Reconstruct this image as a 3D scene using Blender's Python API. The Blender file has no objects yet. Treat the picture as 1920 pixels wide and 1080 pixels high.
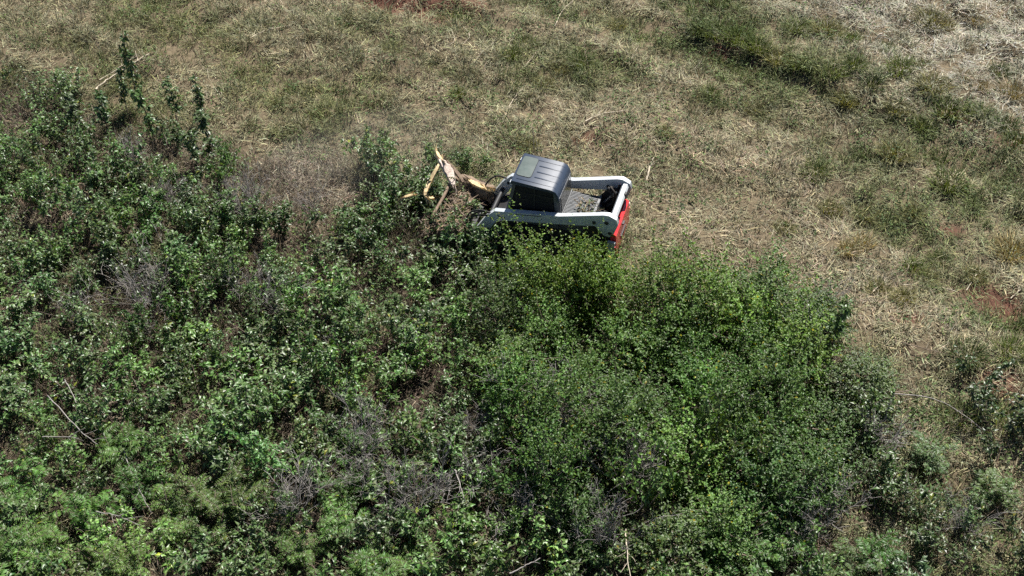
import bpy, bmesh, math
import numpy as np
from mathutils import Vector, Matrix

sc = bpy.context.scene
COL = sc.collection
R = math.radians
# ------------------------------------------------------------------ camera, sky, sun, exposure
CAM_H, CAM_PITCH, FPX = 18.4, R(44.7), 2318.0
cam_data = bpy.data.cameras.new('camera')
cam_data.sensor_width = 36.0
cam_data.lens = 36.0 * FPX / 1920.0
cam_data.clip_end = 2000.0
cam = bpy.data.objects.new('camera', cam_data)
cam.location = (0, 0, CAM_H)
cam.rotation_euler = (math.pi / 2 - CAM_PITCH, 0, 0)
COL.objects.link(cam)
sc.camera = cam

SUN_EL = R(54.0)
SUN_DIR = np.array([0.45, 0.89])                 # the sun stands behind the slope, to the right
SUN_DIR = SUN_DIR / np.linalg.norm(SUN_DIR)
world = bpy.data.worlds.new('World')
sc.world = world
world.use_nodes = True
wn = world.node_tree
sky = wn.nodes.new('ShaderNodeTexSky')
sky.sky_type = 'NISHITA'
sky.sun_disc = False
sky.altitude = 1200.0
sky.air_density = 0.8
sky.dust_density = 0.25
sky.sun_elevation = SUN_EL
sky.sun_rotation = math.atan2(SUN_DIR[0], SUN_DIR[1])
bg = wn.nodes['Background']
bg.inputs['Strength'].default_value = 0.05
wn.links.new(sky.outputs[0], bg.inputs['Color'])

sun_l = bpy.data.lights.new('sun', 'SUN')
sun_l.energy = 5.0
sun_l.angle = R(0.5)
sun_l.color = (1.0, 0.965, 0.91)
sun = bpy.data.objects.new('sun', sun_l)
to_sun = Vector((SUN_DIR[0] * math.cos(SUN_EL), SUN_DIR[1] * math.cos(SUN_EL), math.sin(SUN_EL)))
sun.rotation_euler = to_sun.to_track_quat('Z', 'Y').to_euler()
sun.location = (10, 40, 30)
COL.objects.link(sun)

sc.view_settings.view_transform = 'Standard'
sc.view_settings.look = 'None'
sc.view_settings.exposure = 0.84
sc.view_settings.gamma = 1.0
sc.view_settings.use_curve_mapping = False
sc.cycles.use_denoising = False
sc.cycles.adaptive_threshold = 0.025
sc.cycles.max_bounces = 3
sc.cycles.diffuse_bounces = 1
sc.cycles.glossy_bounces = 1
sc.cycles.transmission_bounces = 2
sc.cycles.transparent_max_bounces = 4

# ------------------------------------------------------------------ numeric helpers
rng = np.random.default_rng(11)
_T = np.random.default_rng(5).random((256, 256))

def vnoise(x, y, s, o=0):
    """smooth value noise, 0..1, cells of s metres"""
    x = np.asarray(x, float) / s + 37.7 * o
    y = np.asarray(y, float) / s + 91.3 * o
    xi = np.floor(x).astype(int); yi = np.floor(y).astype(int)
    fx = x - xi; fy = y - yi
    fx = fx * fx * (3 - 2 * fx); fy = fy * fy * (3 - 2 * fy)
    t = lambda a, b: _T[a & 255, b & 255]
    return (t(xi, yi) * (1 - fx) + t(xi + 1, yi) * fx) * (1 - fy) + (t(xi, yi + 1) * (1 - fx) + t(xi + 1, yi + 1) * fx) * fy

def fbm(x, y, s, o=0, n=3):
    v = 0; a = 1; tot = 0
    for i in range(n):
        v = v + a * vnoise(x, y, s / 2 ** i, o + 3 * i); tot += a; a *= .55
    return v / tot

def sstep(a, b, x):
    t = np.clip((x - a) / (b - a), 0, 1)
    return t * t * (3 - 2 * t)

_f = np.array([0, math.cos(CAM_PITCH), -math.sin(CAM_PITCH)])
_u = np.array([0, math.sin(CAM_PITCH), math.cos(CAM_PITCH)])

def flat(px, py, z=0.0):
    """survey: where the line of sight of a photo point meets the level z"""
    d = _f + (px - 960) / FPX * np.array([1, 0, 0]) + (540 - py) / FPX * _u
    t = (z - CAM_H) / d[2]
    return np.array([0, 0, CAM_H]) + t * d

def polyline_dist(x, y, pts):
    """distance to a polyline and sign (+ = left of its direction)"""
    best = np.full(np.shape(x), 1e9); sg = np.zeros(np.shape(x))
    for (ax, ay), (bx, by) in zip(pts[:-1], pts[1:]):
        dx, dy = bx - ax, by - ay; L = dx * dx + dy * dy
        t = np.clip(((x - ax) * dx + (y - ay) * dy) / L, 0, 1)
        ex = x - ax - t * dx; ey = y - ay - t * dy
        d = np.hypot(ex, ey)
        s = np.sign(dx * (y - ay) - dy * (x - ax))
        m = d < best
        best = np.where(m, d, best); sg = np.where(m, s, sg)
    return best, sg

RIDGE = [tuple(flat(*p)[:2]) for p in ((1180, -20), (1300, 70), (1480, 150), (1620, 215), (1760, 265), (1960, 345))]
LEDGE = [tuple(flat(*p)[:2]) for p in ((560, -40), (690, 8), (800, 22), (890, 40), (960, 60))]
MX, MY = flat(1008, 322, 2.05)[:2]            # the loader stands here

def to_px(p):
    q = np.array(p) - np.array([0, 0, CAM_H]); d = q @ _f
    return 960 + FPX * q[0] / d, 540 - FPX * (q @ _u) / d

def inside(x, y, poly):
    x = np.asarray(x); y = np.asarray(y)
    r = np.zeros(x.shape, bool)
    n = len(poly)
    for i in range(n):
        ax, ay = poly[i]; bx, by = poly[(i + 1) % n]
        c = (ay > y) != (by > y)
        with np.errstate(divide='ignore', invalid='ignore'):
            xi = (bx - ax) * (y - ay) / (by - ay) + ax
        r ^= c & (x < xi)
    return r

def poly_px(*pts):
    return [tuple(flat(*p)[:2]) for p in pts]

def soft_in(x, y, poly, w):
    """1 inside the polygon, falling to 0 over w metres round its edge"""
    d, _ = polyline_dist(x, y, poly + [poly[0]])
    return np.where(inside(x, y, poly), sstep(-w, w, d), sstep(w, -w, d))

Z_PALE = poly_px((1400, -60), (1470, 30), (1560, 90), (1680, 160), (1790, 230), (2050, 340), (2050, -60))

def height(x, y):
    x = np.asarray(x, float); y = np.asarray(y, float)
    z = (fbm(x, y, 5.0, 1, 2) - .5) * .5 + (vnoise(x, y, 1.3, 4) - .5) * .14 + (vnoise(x, y, .5, 6) - .5) * .06
    z = z + .16 * (vnoise((x * .8 - y * .6) / 7.0, x * .6 + y * .8, .55, 15) - .5)
    d, s = polyline_dist(x, y, RIDGE)
    z = z + .22 * sstep(-.95, .65, d * s) * sstep(0, 2.5, x - RIDGE[0][0] + 1)
    d, s = polyline_dist(x, y, LEDGE)
    z = z + .3 * sstep(-.25, .25, d * s) * sstep(4.0, 0.5, np.hypot(x - LEDGE[2][0], y - LEDGE[2][1]))
    z = z + .16 * soft_in(x, y, Z_PALE, 1.5) * sstep(.45, .75, vnoise(x, y, .9, 12))
    q = np.hypot(x - MX + .1, y - MY)
    return z * sstep(1.6, 3.6, q)

def gp(px, py, up=0.0):
    """the ground point seen at a photo point"""
    z = 0.0
    for _ in range(4):
        p = flat(px, py, z + up)
        z = float(height(p[0], p[1]))
    return np.array([p[0], p[1], z])

# ------------------------------------------------------------------ materials
def new_mat(name):
    m = bpy.data.materials.new(name)
    m.use_nodes = True
    nt = m.node_tree
    return m, nt, nt.nodes['Principled BSDF'], nt.nodes['Material Output']

def plain(name, col, rough=.5, metal=0.0, wear=.12, scale=14.0, dirt=None, coat=0.0, dirt_amt=.3):
    """painted or bare surface with grime and small unevenness"""
    m, nt, b, out = new_mat(name)
    N = nt.nodes.new; L = nt.links.new
    tc = N('ShaderNodeTexCoord')
    n1 = N('ShaderNodeTexNoise'); n1.inputs['Scale'].default_value = scale; n1.inputs['Detail'].default_value = 6
    L(tc.outputs['Object'], n1.inputs['Vector'])
    r = N('ShaderNodeValToRGB')
    r.color_ramp.elements[0].position = .3; r.color_ramp.elements[1].position = .75
    lo = [c * (1 - wear) for c in col]; hi = [min(1, c * (1 + wear)) for c in col]
    r.color_ramp.elements[0].color = (*lo, 1); r.color_ramp.elements[1].color = (*hi, 1)
    L(n1.outputs['Fac'], r.inputs['Fac'])
    n2 = N('ShaderNodeTexNoise'); n2.inputs['Scale'].default_value = scale * .35; n2.inputs['Detail'].default_value = 8
    n2.inputs['Roughness'].default_value = .7
    L(tc.outputs['Object'], n2.inputs['Vector'])
    r2 = N('ShaderNodeValToRGB'); r2.color_ramp.elements[0].position = .48; r2.color_ramp.elements[1].position = .75
    r2.color_ramp.elements[0].color = (0, 0, 0, 1); r2.color_ramp.elements[1].color = (dirt_amt,) * 3 + (1,)
    L(n2.outputs['Fac'], r2.inputs['Fac'])
    mx = N('ShaderNodeMix'); mx.data_type = 'RGBA'
    mx.inputs['B'].default_value = (*(dirt or (.17, .13, .09)), 1)
    L(r2.outputs['Color'], mx.inputs['Factor']); L(r.outputs['Color'], mx.inputs['A'])
    L(mx.outputs['Result'], b.inputs['Base Color'])
    mr = N('ShaderNodeMapRange'); mr.inputs['To Min'].default_value = max(.05, rough - .1); mr.inputs['To Max'].default_value = min(1, rough + .2)
    L(n2.outputs['Fac'], mr.inputs['Value']); L(mr.outputs['Result'], b.inputs['Roughness'])
    b.inputs['Metallic'].default_value = metal
    b.inputs['Coat Weight'].default_value = coat
    return m

def leaf_mat(name, rough=.42, transl=.3, spec=.5):
    """leaf colour = the plant's own colour x each leaf's own tone"""
    m, nt, b, out = new_mat(name)
    N = nt.nodes.new; L = nt.links.new
    a = N('ShaderNodeAttribute'); a.attribute_name = 'tone'
    oi = N('ShaderNodeObjectInfo')
    mul = N('ShaderNodeMix'); mul.data_type = 'RGBA'; mul.blend_type = 'MULTIPLY'; mul.inputs['Factor'].default_value = 1
    L(oi.outputs['Color'], mul.inputs['A']); L(a.outputs['Color'], mul.inputs['B'])
    L(mul.outputs['Result'], b.inputs['Base Color'])
    b.inputs['Roughness'].default_value = rough
    b.inputs['Specular IOR Level'].default_value = spec
    t = N('ShaderNodeBsdfTranslucent')
    hs = N('ShaderNodeMix'); hs.data_type = 'RGBA'; hs.blend_type = 'MULTIPLY'; hs.inputs['Factor'].default_value = 1
    hs.inputs['B'].default_value = (1.25, 1.2, .45, 1)
    L(mul.outputs['Result'], hs.inputs['A']); L(hs.outputs['Result'], t.inputs['Color'])
    mix = N('ShaderNodeMixShader'); mix.inputs['Fac'].default_value = transl
    L(b.outputs[0], mix.inputs[1]); L(t.outputs[0], mix.inputs[2]); L(mix.outputs[0], out.inputs['Surface'])
    return m

def blade_mat(name, transl=.25, rough=.6):
    """grass blade: each blade has its own tone"""
    m, nt, b, out = new_mat(name)
    N = nt.nodes.new; L = nt.links.new
    a = N('ShaderNodeAttribute'); a.attribute_name = 'tone'
    L(a.outputs['Color'], b.inputs['Base Color'])
    b.inputs['Roughness'].default_value = rough
    b.inputs['Specular IOR Level'].default_value = .3
    t = N('ShaderNodeBsdfTranslucent'); L(a.outputs['Color'], t.inputs['Color'])
    mix = N('ShaderNodeMixShader'); mix.inputs['Fac'].default_value = transl
    L(b.outputs[0], mix.inputs[1]); L(t.outputs[0], mix.inputs[2]); L(mix.outputs[0], out.inputs['Surface'])
    return m

M = {}
M['leaf'] = leaf_mat('leaf_glossy', .42, .25, .6)
M['leaf_soft'] = leaf_mat('leaf_soft', .46, .30, .42)
M['dry_blade'] = leaf_mat('dry_blade', .6, .25, .3)
M['blade'] = blade_mat('grass_blade')
M['twig'] = plain('twig_bark', (.20, .155, .12), .8, wear=.35, scale=20)
M['dead_twig'] = plain('dead_grey_wood', (.30, .275, .25), .8, wear=.3, scale=18, dirt=(.2, .16, .13))
M['pale_stick'] = plain('bleached_stick', (.55, .47, .35), .75, wear=.2, scale=12, dirt=(.3, .24, .17))
M['dark_stick'] = plain('brown_stick', (.17, .125, .09), .8, wear=.3, scale=12)
M['wood'] = plain('fresh_split_wood', (.62, .47, .25), .6, wear=.4, scale=22, dirt=(.45, .25, .1))
M['wood_pale'] = plain('pale_split_wood', (.62, .50, .41), .6, wear=.3, scale=34, dirt=(.2, .11, .07), dirt_amt=.8)
M['bark'] = plain('torn_bark', (.20, .14, .095), .85, wear=.4, scale=16, dirt=(.34, .26, .17), dirt_amt=.6)

# ground: earth under the grass, red where it lies bare
gm, nt, b, out = new_mat('ground_earth')
N = nt.nodes.new; L = nt.links.new
ga = N('ShaderNodeAttribute'); ga.attribute_name = 'soil'
gtc = N('ShaderNodeTexCoord')
gn = N('ShaderNodeTexNoise'); gn.inputs['Scale'].default_value = 9; gn.inputs['Detail'].default_value = 9; gn.inputs['Roughness'].default_value = .75
L(gtc.outputs['Object'], gn.inputs['Vector'])
gr = N('ShaderNodeMapRange'); gr.inputs['From Min'].default_value = .3; gr.inputs['From Max'].default_value = .7
gr.inputs['To Min'].default_value = .45; gr.inputs['To Max'].default_value = 1.5
L(gn.outputs['Fac'], gr.inputs['Value'])
gmul = N('ShaderNodeMix'); gmul.data_type = 'RGBA'; gmul.blend_type = 'MULTIPLY'; gmul.inputs['Factor'].default_value = 1
L(ga.outputs['Color'], gmul.inputs['A']); L(gr.outputs['Result'], gmul.inputs['B'])
L(gmul.outputs['Result'], b.inputs['Base Color'])
b.inputs['Roughness'].default_value = .95
b.inputs['Specular IOR Level'].default_value = .15
gb = N('ShaderNodeBump'); gb.inputs['Strength'].default_value = .9; gb.inputs['Distance'].default_value = .05
L(gn.outputs['Fac'], gb.inputs['Height']); L(gb.outputs['Normal'], b.inputs['Normal'])
M['ground'] = gm

# ------------------------------------------------------------------ object helpers
def tag(o, label=None, cat=None, group=None, kind=None):
    if label: o['label'] = label
    if cat: o['category'] = cat
    if group: o['group'] = group
    if kind: o['kind'] = kind
    return o

def link(name, me, mat=None, parent=None):
    if mat is not None and not me.materials:
        me.materials.append(mat)
    o = bpy.data.objects.new(name, me)
    COL.objects.link(o)
    if parent is not None:
        o.parent = parent
    return o

def empty(name, loc=(0, 0, 0), rz=0.0):
    o = bpy.data.objects.new(name, None)
    o.empty_display_size = .2
    o.location = loc; o.rotation_euler = (0, 0, rz)
    COL.objects.link(o)
    return o

def np_mesh(name, V, F, tone=None, smooth=False):
    """mesh from numpy arrays; F is (n,3) or (n,4)"""
    me = bpy.data.meshes.new(name)
    V = np.asarray(V, np.float32); F = np.asarray(F, np.int32)
    k = F.shape[1]
    me.vertices.add(len(V)); me.vertices.foreach_set('co', V.ravel())
    me.loops.add(F.size); me.loops.foreach_set('vertex_index', F.ravel())
    me.polygons.add(len(F))
    me.polygons.foreach_set('loop_start', np.arange(0, F.size, k, dtype=np.int32))
    me.polygons.foreach_set('use_smooth', np.full(len(F), smooth))
    if tone is not None:
        a = me.color_attributes.new('tone', 'FLOAT_COLOR', 'POINT')
        c = np.ones((len(V), 4), np.float32); c[:, :3] = tone
        a.data.foreach_set('color', c.ravel())
    me.update(calc_edges=True)
    return me

def unit(v):
    return v / np.maximum(np.linalg.norm(v, axis=-1, keepdims=True), 1e-9)

# ------------------------------------------------------------------ zones of the slope (survey polygons, on the ground)
Z_THICK = poly_px((-200, 170), (60, 150), (200, 215), (330, 250), (440, 300), (470, 400), (570, 440), (690, 385), (800, 350), (880, 400), (915, 470),
                  (950, 560), (960, 800), (1000, 960), (1200, 1040), (1560, 1000), (1640, 1300), (-300, 1300))
Z_MOUND = poly_px((985, 545), (1180, 560), (1400, 570), (1560, 660), (1650, 780), (1620, 960), (1300, 1060), (1040, 1010), (950, 800), (940, 640))
Z_LOWR = poly_px((1590, 690), (1760, 740), (2050, 760), (2100, 1300), (1500, 1300), (1600, 960))
Z_TAN = poly_px((1000, 190), (1250, 150), (1500, 290), (1650, 470), (1780, 640), (1640, 660), (1480, 520), (1250, 450), (1150, 330))
Z_GREENL = poly_px((-200, -40), (640, -40), (900, 120), (1000, 280), (700, 300), (450, 240), (-200, 120))
Z_DRYBRUSH = poly_px((420, 300), (640, 280), (700, 360), (600, 430), (470, 440))
RED = [(flat(*p)[:2], r) for p, r in (((735, 6), 1.2), ((800, 14), 1.0), ((855, 28), .9), ((895, 34), .45), ((1095, 258), .28), ((1862, 562), .55), ((1835, 548), .4), ((1885, 580), .35), ((1783, 430), .3),
       ((1905, 275), .5), ((1780, 232), .4), ((1345, 95), .5), ((1420, 125), .35), ((1870, 715), .45), ((1700, 600), .3), ((1120, 30), .35), ((660, 730), .35))]

def red_mask(x, y):
    m = np.zeros(np.shape(x))
    wob = (fbm(x, y, .7, 9, 3) - .5) * 1.1
    for (cx, cy), r in RED:
        d = np.hypot((x - cx) / 1.35, y - cy) / r
        m = np.maximum(m, sstep(1.15, .3, d + wob) * .72)
    return m

# ------------------------------------------------------------------ ground: one sheet to the horizon
gx = np.concatenate([-18.2 - np.geomspace(.3, 600, 34)[::-1], np.arange(-18.2, 18.2, .13), 18.2 + np.geomspace(.3, 600, 34)])
gy = np.concatenate([7.5 - np.geomspace(.3, 500, 30)[::-1], np.arange(7.5, 34.5, .13), 34.5 + np.geomspace(.3, 900, 34)])
GX, GY = np.meshgrid(gx, gy)
GZ = height(GX, GY)
nx, ny = len(gx), len(gy)
idx = np.arange(nx * ny).reshape(ny, nx)
GF = np.stack([idx[:-1, :-1], idx[:-1, 1:], idx[1:, 1:], idx[1:, :-1]], -1).reshape(-1, 4)
gmesh = np_mesh('ground', np.stack([GX, GY, GZ], -1).reshape(-1, 3), GF, smooth=True)
x, y = GX.ravel(), GY.ravel()
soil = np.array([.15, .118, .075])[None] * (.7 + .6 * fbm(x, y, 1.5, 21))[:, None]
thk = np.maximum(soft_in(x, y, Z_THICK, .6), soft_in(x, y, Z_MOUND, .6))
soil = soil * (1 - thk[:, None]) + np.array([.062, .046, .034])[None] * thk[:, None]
rm = red_mask(x, y)[:, None]
redc = np.array([.13, .045, .033])[None] * (.6 + .7 * fbm(x, y, .35, 31, 2))[:, None]
soil = soil * (1 - rm) + redc * rm
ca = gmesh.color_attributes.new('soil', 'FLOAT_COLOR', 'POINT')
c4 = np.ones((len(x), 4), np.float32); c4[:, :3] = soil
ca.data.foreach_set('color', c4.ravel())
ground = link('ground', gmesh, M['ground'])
tag(ground, 'dry grassy hillside with patches of bare red earth', 'ground', kind='structure')

# ------------------------------------------------------------------ grass blades
def blade_arrays(base, dirh, lean, L, W, bend, r):
    """blades of two segments: base (n,3), dirh horizontal heading (n), lean from vertical (n)"""
    n = len(base)
    h = np.stack([np.cos(dirh), np.sin(dirh), np.zeros(n)], -1)
    s = np.stack([-np.sin(dirh), np.cos(dirh), np.zeros(n)], -1)
    l2 = np.clip(lean + bend, 0, 2.2)
    up = np.array([0, 0, 1.0])
    d1 = h * np.sin(lean)[:, None] + up * np.cos(lean)[:, None]
    d2 = h * np.sin(l2)[:, None] + up * np.cos(l2)[:, None]
    m = base + d1 * (L * .55)[:, None]
    t = m + d2 * (L * .45)[:, None]
    t[:, 2] = np.maximum(t[:, 2], .012)
    tw = r.uniform(-.8, .8, n)[:, None]
    s2 = s * np.cos(tw) + np.cross(d1, s) * np.sin(tw)
    w = (W / 2)[:, None]
    V = np.stack([base - s * w, base + s * w, m - s2 * w * .85, m + s2 * w * .85, t], 1)
    i = np.arange(n)[:, None] * 5
    F = np.concatenate([i + [0, 1, 3], i + [0, 3, 2], i + [2, 3, 4]], 0)
    return V.reshape(-1, 3), F

def leaf_arrays(P, D, Ls, ratio, r, fold=.35, curl=.35):
    """folded leaf: base, two sides, midrib, tip -> 4 triangles each"""
    n = len(P)
    rn = r.normal(0, 1, (n, 3)) * .55 + np.array([0, 0, 1.0])
    S = unit(np.cross(D, rn)); Nn = unit(np.cross(S, D))
    Ls = Ls[:, None]; W = Ls * ratio * .5
    mid = P + D * Ls * .5 + Nn * Ls * .05
    dwn = np.array([0, 0, -1.0])
    tip = P + D * Ls - Nn * Ls * curl * r.uniform(.2, 1, (n, 1)) * .6
    l = mid - D * Ls * .08 + S * W + Nn * W * fold
    rr = mid - D * Ls * .08 - S * W + Nn * W * fold
    V = np.stack([P, l, mid, rr, tip], 1).reshape(-1, 3)
    i = np.arange(n)[:, None] * 5
    F = np.concatenate([i + [0, 2, 1], i + [1, 2, 4], i + [0, 3, 2], i + [2, 3, 4]], 0)
    return V, F

AREA = poly_px((-190, -110), (2110, -110), (2190, 1230), (-270, 1230))
ax0, ax1 = min(p[0] for p in AREA), max(p[0] for p in AREA)
ay0, ay1 = min(p[1] for p in AREA), max(p[1] for p in AREA)

def spread_points(per_m2, r):
    n = int((ax1 - ax0) * (ay1 - ay0) * per_m2)
    x = r.uniform(ax0, ax1, n); y = r.uniform(ay0, ay1, n)
    m = inside(x, y, AREA)
    return x[m], y[m]

def mixc(a, b, t):
    return a * (1 - t[:, None]) + b * t[:, None]

C_GREEN = np.array([.115, .15, .045]); C_OLIVE = np.array([.150, .172, .070]); C_TAN = np.array([.272, .258, .158])
C_PALE = np.array([.37, .355, .275]); C_BROWN = np.array([.25, .20, .145]); C_DEAD = np.array([.20, .165, .12])

def zone_colour(x, y, r, straw):
    g = fbm(x, y, 1.1, 41, 3); g2 = fbm(x, y, 3.2, 47, 2); g3 = vnoise(x, y, .35, 53)
    su = x * .80 - y * .60; sv = x * .60 + y * .80                            # mown swaths run down the slope
    sw = vnoise(su / 7.0, sv, .55, 15)
    t = sstep(.36, .64, .32 * g + .16 * g2 + .12 * g3 + .40 * sw)
    col = mixc(np.tile(C_OLIVE, (len(x), 1)), C_TAN, t)
    col = mixc(col, C_GREEN, sstep(.56, .74, fbm(x, y, .8, 61, 2)) * (.25 if straw else .85))
    pale = soft_in(x, y, Z_PALE, 1.6)
    col = mixc(col, C_PALE * (.8 + .4 * g[:, None]), pale * (.95 if straw else .45))
    tan = soft_in(x, y, Z_TAN, .9)
    col = mixc(col, mixc(np.tile(C_TAN, (len(x), 1)), C_BROWN * 1.2, g3), tan * .6)
    gl = soft_in(x, y, Z_GREENL, 1.0)
    col = mixc(col, mixc(np.tile(np.array([.18, .19, .078]), (len(x), 1)), C_TAN * .92, t), gl * .75)
    d, s = polyline_dist(x, y, RIDGE)
    ds = d * s
    band = sstep(-.35, .1, ds) * sstep(1.6, .5, ds + (g - .5) * 2.2) * sstep(0, 2, x - RIDGE[0][0]) * sstep(.42, .6, fbm(x, y, .8, 131, 2)) * (.3 + .7 * sstep(9.2, 7.2, x))
    col = mixc(col, mixc(np.tile(C_GREEN, (len(x), 1)), C_OLIVE, g3), band * (.4 if straw else .95))
    thk = soft_in(x, y, Z_THICK, .5)
    col = mixc(col, mixc(np.tile(C_DEAD, (len(x), 1)), C_OLIVE * .8, sstep(.4, .6, fbm(x, y, .9, 71, 2))), thk * .9)
    db = soft_in(x, y, Z_DRYBRUSH, .6)
    col = mixc(col, np.tile(np.array([.25, .21, .17]), (len(x), 1)), db * .7)
    col = col * (.84 + .32 * sw)[:, None]
    if straw:
        col = col * np.array([1.22, 1.2, 1.2])
    col = col * np.clip(r.normal(1, .17, (len(x), 1)), .5, 1.6)
    return col, dict(pale=pale, tan=tan, band=band, thk=thk, g=g, g3=g3, gl=gl)

def keep_off_machine(x, y):
    c, s = math.cos(R(163)), math.sin(R(163))
    lx = (x - MX) * c + (y - MY) * s; ly = -(x - MX) * s + (y - MY) * c
    return (lx > -1.75) & (lx < 1.15) & (abs(ly) < .9)

def clumps(cx, cy, col, nb, rad, Lr, Wr, lean, bend, scale, r, z0=0.0, tonev=.3, splay=1.0, wild=.9):
    """blades growing in clumps round (cx, cy): vertices, faces and tones"""
    n = len(cx)
    k = np.repeat(np.arange(n), nb); m = len(k)
    a = r.uniform(0, 6.283, m); q = rad * np.sqrt(r.random(m)) * scale[k]
    bx = cx[k] + q * np.cos(a); by = cy[k] + q * np.sin(a)
    base = np.stack([bx, by, height(bx, by) - .01 + r.uniform(0, max(z0, 1e-4), m)], -1)
    hd = a * splay + r.normal(0, wild, m) + r.uniform(0, 6.283, n)[k] * (1 - splay)
    V, F = blade_arrays(base, hd, r.uniform(*lean, m), r.uniform(*Lr, m) * scale[k], r.uniform(*Wr, m), r.uniform(*bend, m), r)
    t = col[k] * np.clip(r.normal(1, tonev, (m, 1)), .35, 1.9) * (1 + r.normal(0, .06, (m, 3)))
    dry = r.random(m) < .15
    t[dry] *= np.array([1.5, 1.4, 1.32])
    return V, F, np.repeat(np.clip(t, .01, .8), 5, 0)

def join(parts):
    Vs, Fs, Ts, o = [], [], [], 0
    for V, F, T in parts:
        Vs.append(V); Fs.append(F + o); Ts.append(T); o += len(V)
    return np.concatenate(Vs), np.concatenate(Fs), np.concatenate(Ts)

r = np.random.default_rng(77)
# short upright grass
x, y = spread_points(34, r)
col, z = zone_colour(x, y, r, False)
mnd = soft_in(x, y, Z_MOUND, .5)
clumpy = sstep(.3, .62, fbm(x, y, .55, 81, 2))
dens = (.3 + .7 * clumpy) * (1 - .55 * z['tan']) * (1 - .75 * z['pale']) * (1 - .45 * z['thk']) * (1 - .5 * mnd) * (1 - .9 * red_mask(x, y))
dens = np.maximum(dens, z['band'] * .9)
ok = (r.random(len(x)) < dens) & ~keep_off_machine(x, y)
x, y, col, band = x[ok], y[ok], col[ok], z['band'][ok]
s = r.uniform(.6, 1.3, len(x)) * (.75 + .5 * vnoise(x, y, .6, 83))
tall = r.random(len(x)) < .05 + .3 * sstep(.5, .68, fbm(x, y, .8, 61, 2)) + .45 * band
lo_ = ~tall
parts = [clumps(x[lo_], y[lo_], col[lo_], 15, .13, (.10, .26), (.009, .018), (.1, 1.0), (.1, .9), s[lo_], r),
         clumps(x[tall], y[tall], col[tall], 26, .15, (.24, .46), (.010, .018), (.1, .85), (.3, 1.1), s[tall], r)]
V, F, T = join(parts)
o = link('short_grass', np_mesh('short_grass', V, F, T), M['blade'])
tag(o, 'short green and straw coloured grass covering the slope', 'grass', kind='stuff')
# straw lying on the ground
x, y = spread_points(30, r)
col, z = zone_colour(x, y, r, True)
mnd = soft_in(x, y, Z_MOUND, .5)
dens = (.4 + .6 * sstep(.3, .6, fbm(x, y, .7, 85, 2))) * (1 - .35 * z['gl']) * (1 - .5 * z['band']) * (1 - .4 * mnd) * (1 - .75 * red_mask(x, y)) * (1 - .3 * z['thk'])
dens = np.maximum(dens, z['pale'] * .98)
ok = (r.random(len(x)) < dens) & ~keep_off_machine(x, y)
x, y, col = x[ok], y[ok], col[ok]
s = r.uniform(.6, 1.3, len(x))
V, F, T = clumps(x, y, col, 13, .24, (.10, .38), (.009, .017), (1.15, 1.56), (-.15, .3), s, r, z0=.07, tonev=.34, splay=0., wild=.8)
o = link('straw_litter', np_mesh('straw_litter', V, F, T), M['blade'])
tag(o, 'loose dry straw and mown stalks lying over the slope', 'straw', kind='stuff')
# low broad-leaved weeds
x, y = spread_points(16, r)
col, z = zone_colour(x, y, r, False)
w = .1 + .45 * sstep(.5, .7, fbm(x, y, 1.4, 87, 2)) + .62 * z['thk'] * sstep(.36, .58, fbm(x, y, 1.0, 88, 2))
w = w * (1 - .9 * z['pale']) * (1 - red_mask(x, y)) + .5 * soft_in(x, y, Z_LOWR, .5)
ok = (r.random(len(x)) < w) & ~keep_off_machine(x, y)
x, y = x[ok], y[ok]; n = len(x); thk_ = np.maximum(z['thk'][ok], .7 * soft_in(x, y, Z_LOWR, .5))
col = mixc(np.tile(np.array([.08, .135, .045]), (n, 1)), np.array([.12, .17, .045]), r.random(n)) * r.uniform(.6, 1.3, (n, 1))
k = np.repeat(np.arange(n), 12); m = len(k)
a = r.uniform(0, 6.283, m); q = .15 * np.sqrt(r.random(m))
wx = x[k] + q * np.cos(a); wy = y[k] + q * np.sin(a)
P = np.stack([wx, wy, height(wx, wy) + r.uniform(.04, .2, m) * (1 + 1.6 * thk_[k] * r.random(m))], -1)
D = unit(np.stack([np.cos(a), np.sin(a), r.uniform(-.4, .4, m)], -1))
V, F = leaf_arrays(P, D, r.uniform(.045, .10, m) * (1 + .15 * thk_[k]), .52, r)
o = link('low_weeds', np_mesh('low_weeds', V, F, np.repeat(col[k] * np.clip(r.normal(1, .3, (m, 1)), .4, 1.8), 5, 0)), M['blade'])
tag(o, 'small broad leaved weeds growing low among the grass', 'weeds', kind='stuff')

# dead stalks and thin twigs standing under the thicket
x, y = spread_points(30, r)
zt = np.maximum(soft_in(x, y, Z_THICK, .7), np.maximum(.8 * soft_in(x, y, Z_LOWR, .6), .9 * soft_in(x, y, Z_DRYBRUSH, .8))) * (1 - .8 * soft_in(x, y, Z_MOUND, .4))
ok = (r.random(len(x)) < zt * (.35 + .65 * sstep(.4, .62, fbm(x, y, 1.0, 111, 2)))) & ~keep_off_machine(x, y)
x, y = x[ok], y[ok]
col = mixc(np.tile(np.array([.17, .13, .095]), (len(x), 1)), np.array([.29, .24, .175]), fbm(x, y, .8, 113, 2))
V, F, T = clumps(x, y, col, 9, .2, (.25, .7), (.006, .012), (.1, 1.2), (-.3, .5), r.uniform(.7, 1.2, len(x)), r, tonev=.3)
o = link('dead_undergrowth', np_mesh('dead_undergrowth', V, F, T), M['blade'])
tag(o, 'brown dead stalks and thin twigs under the thicket', 'undergrowth', kind='stuff')

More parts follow.
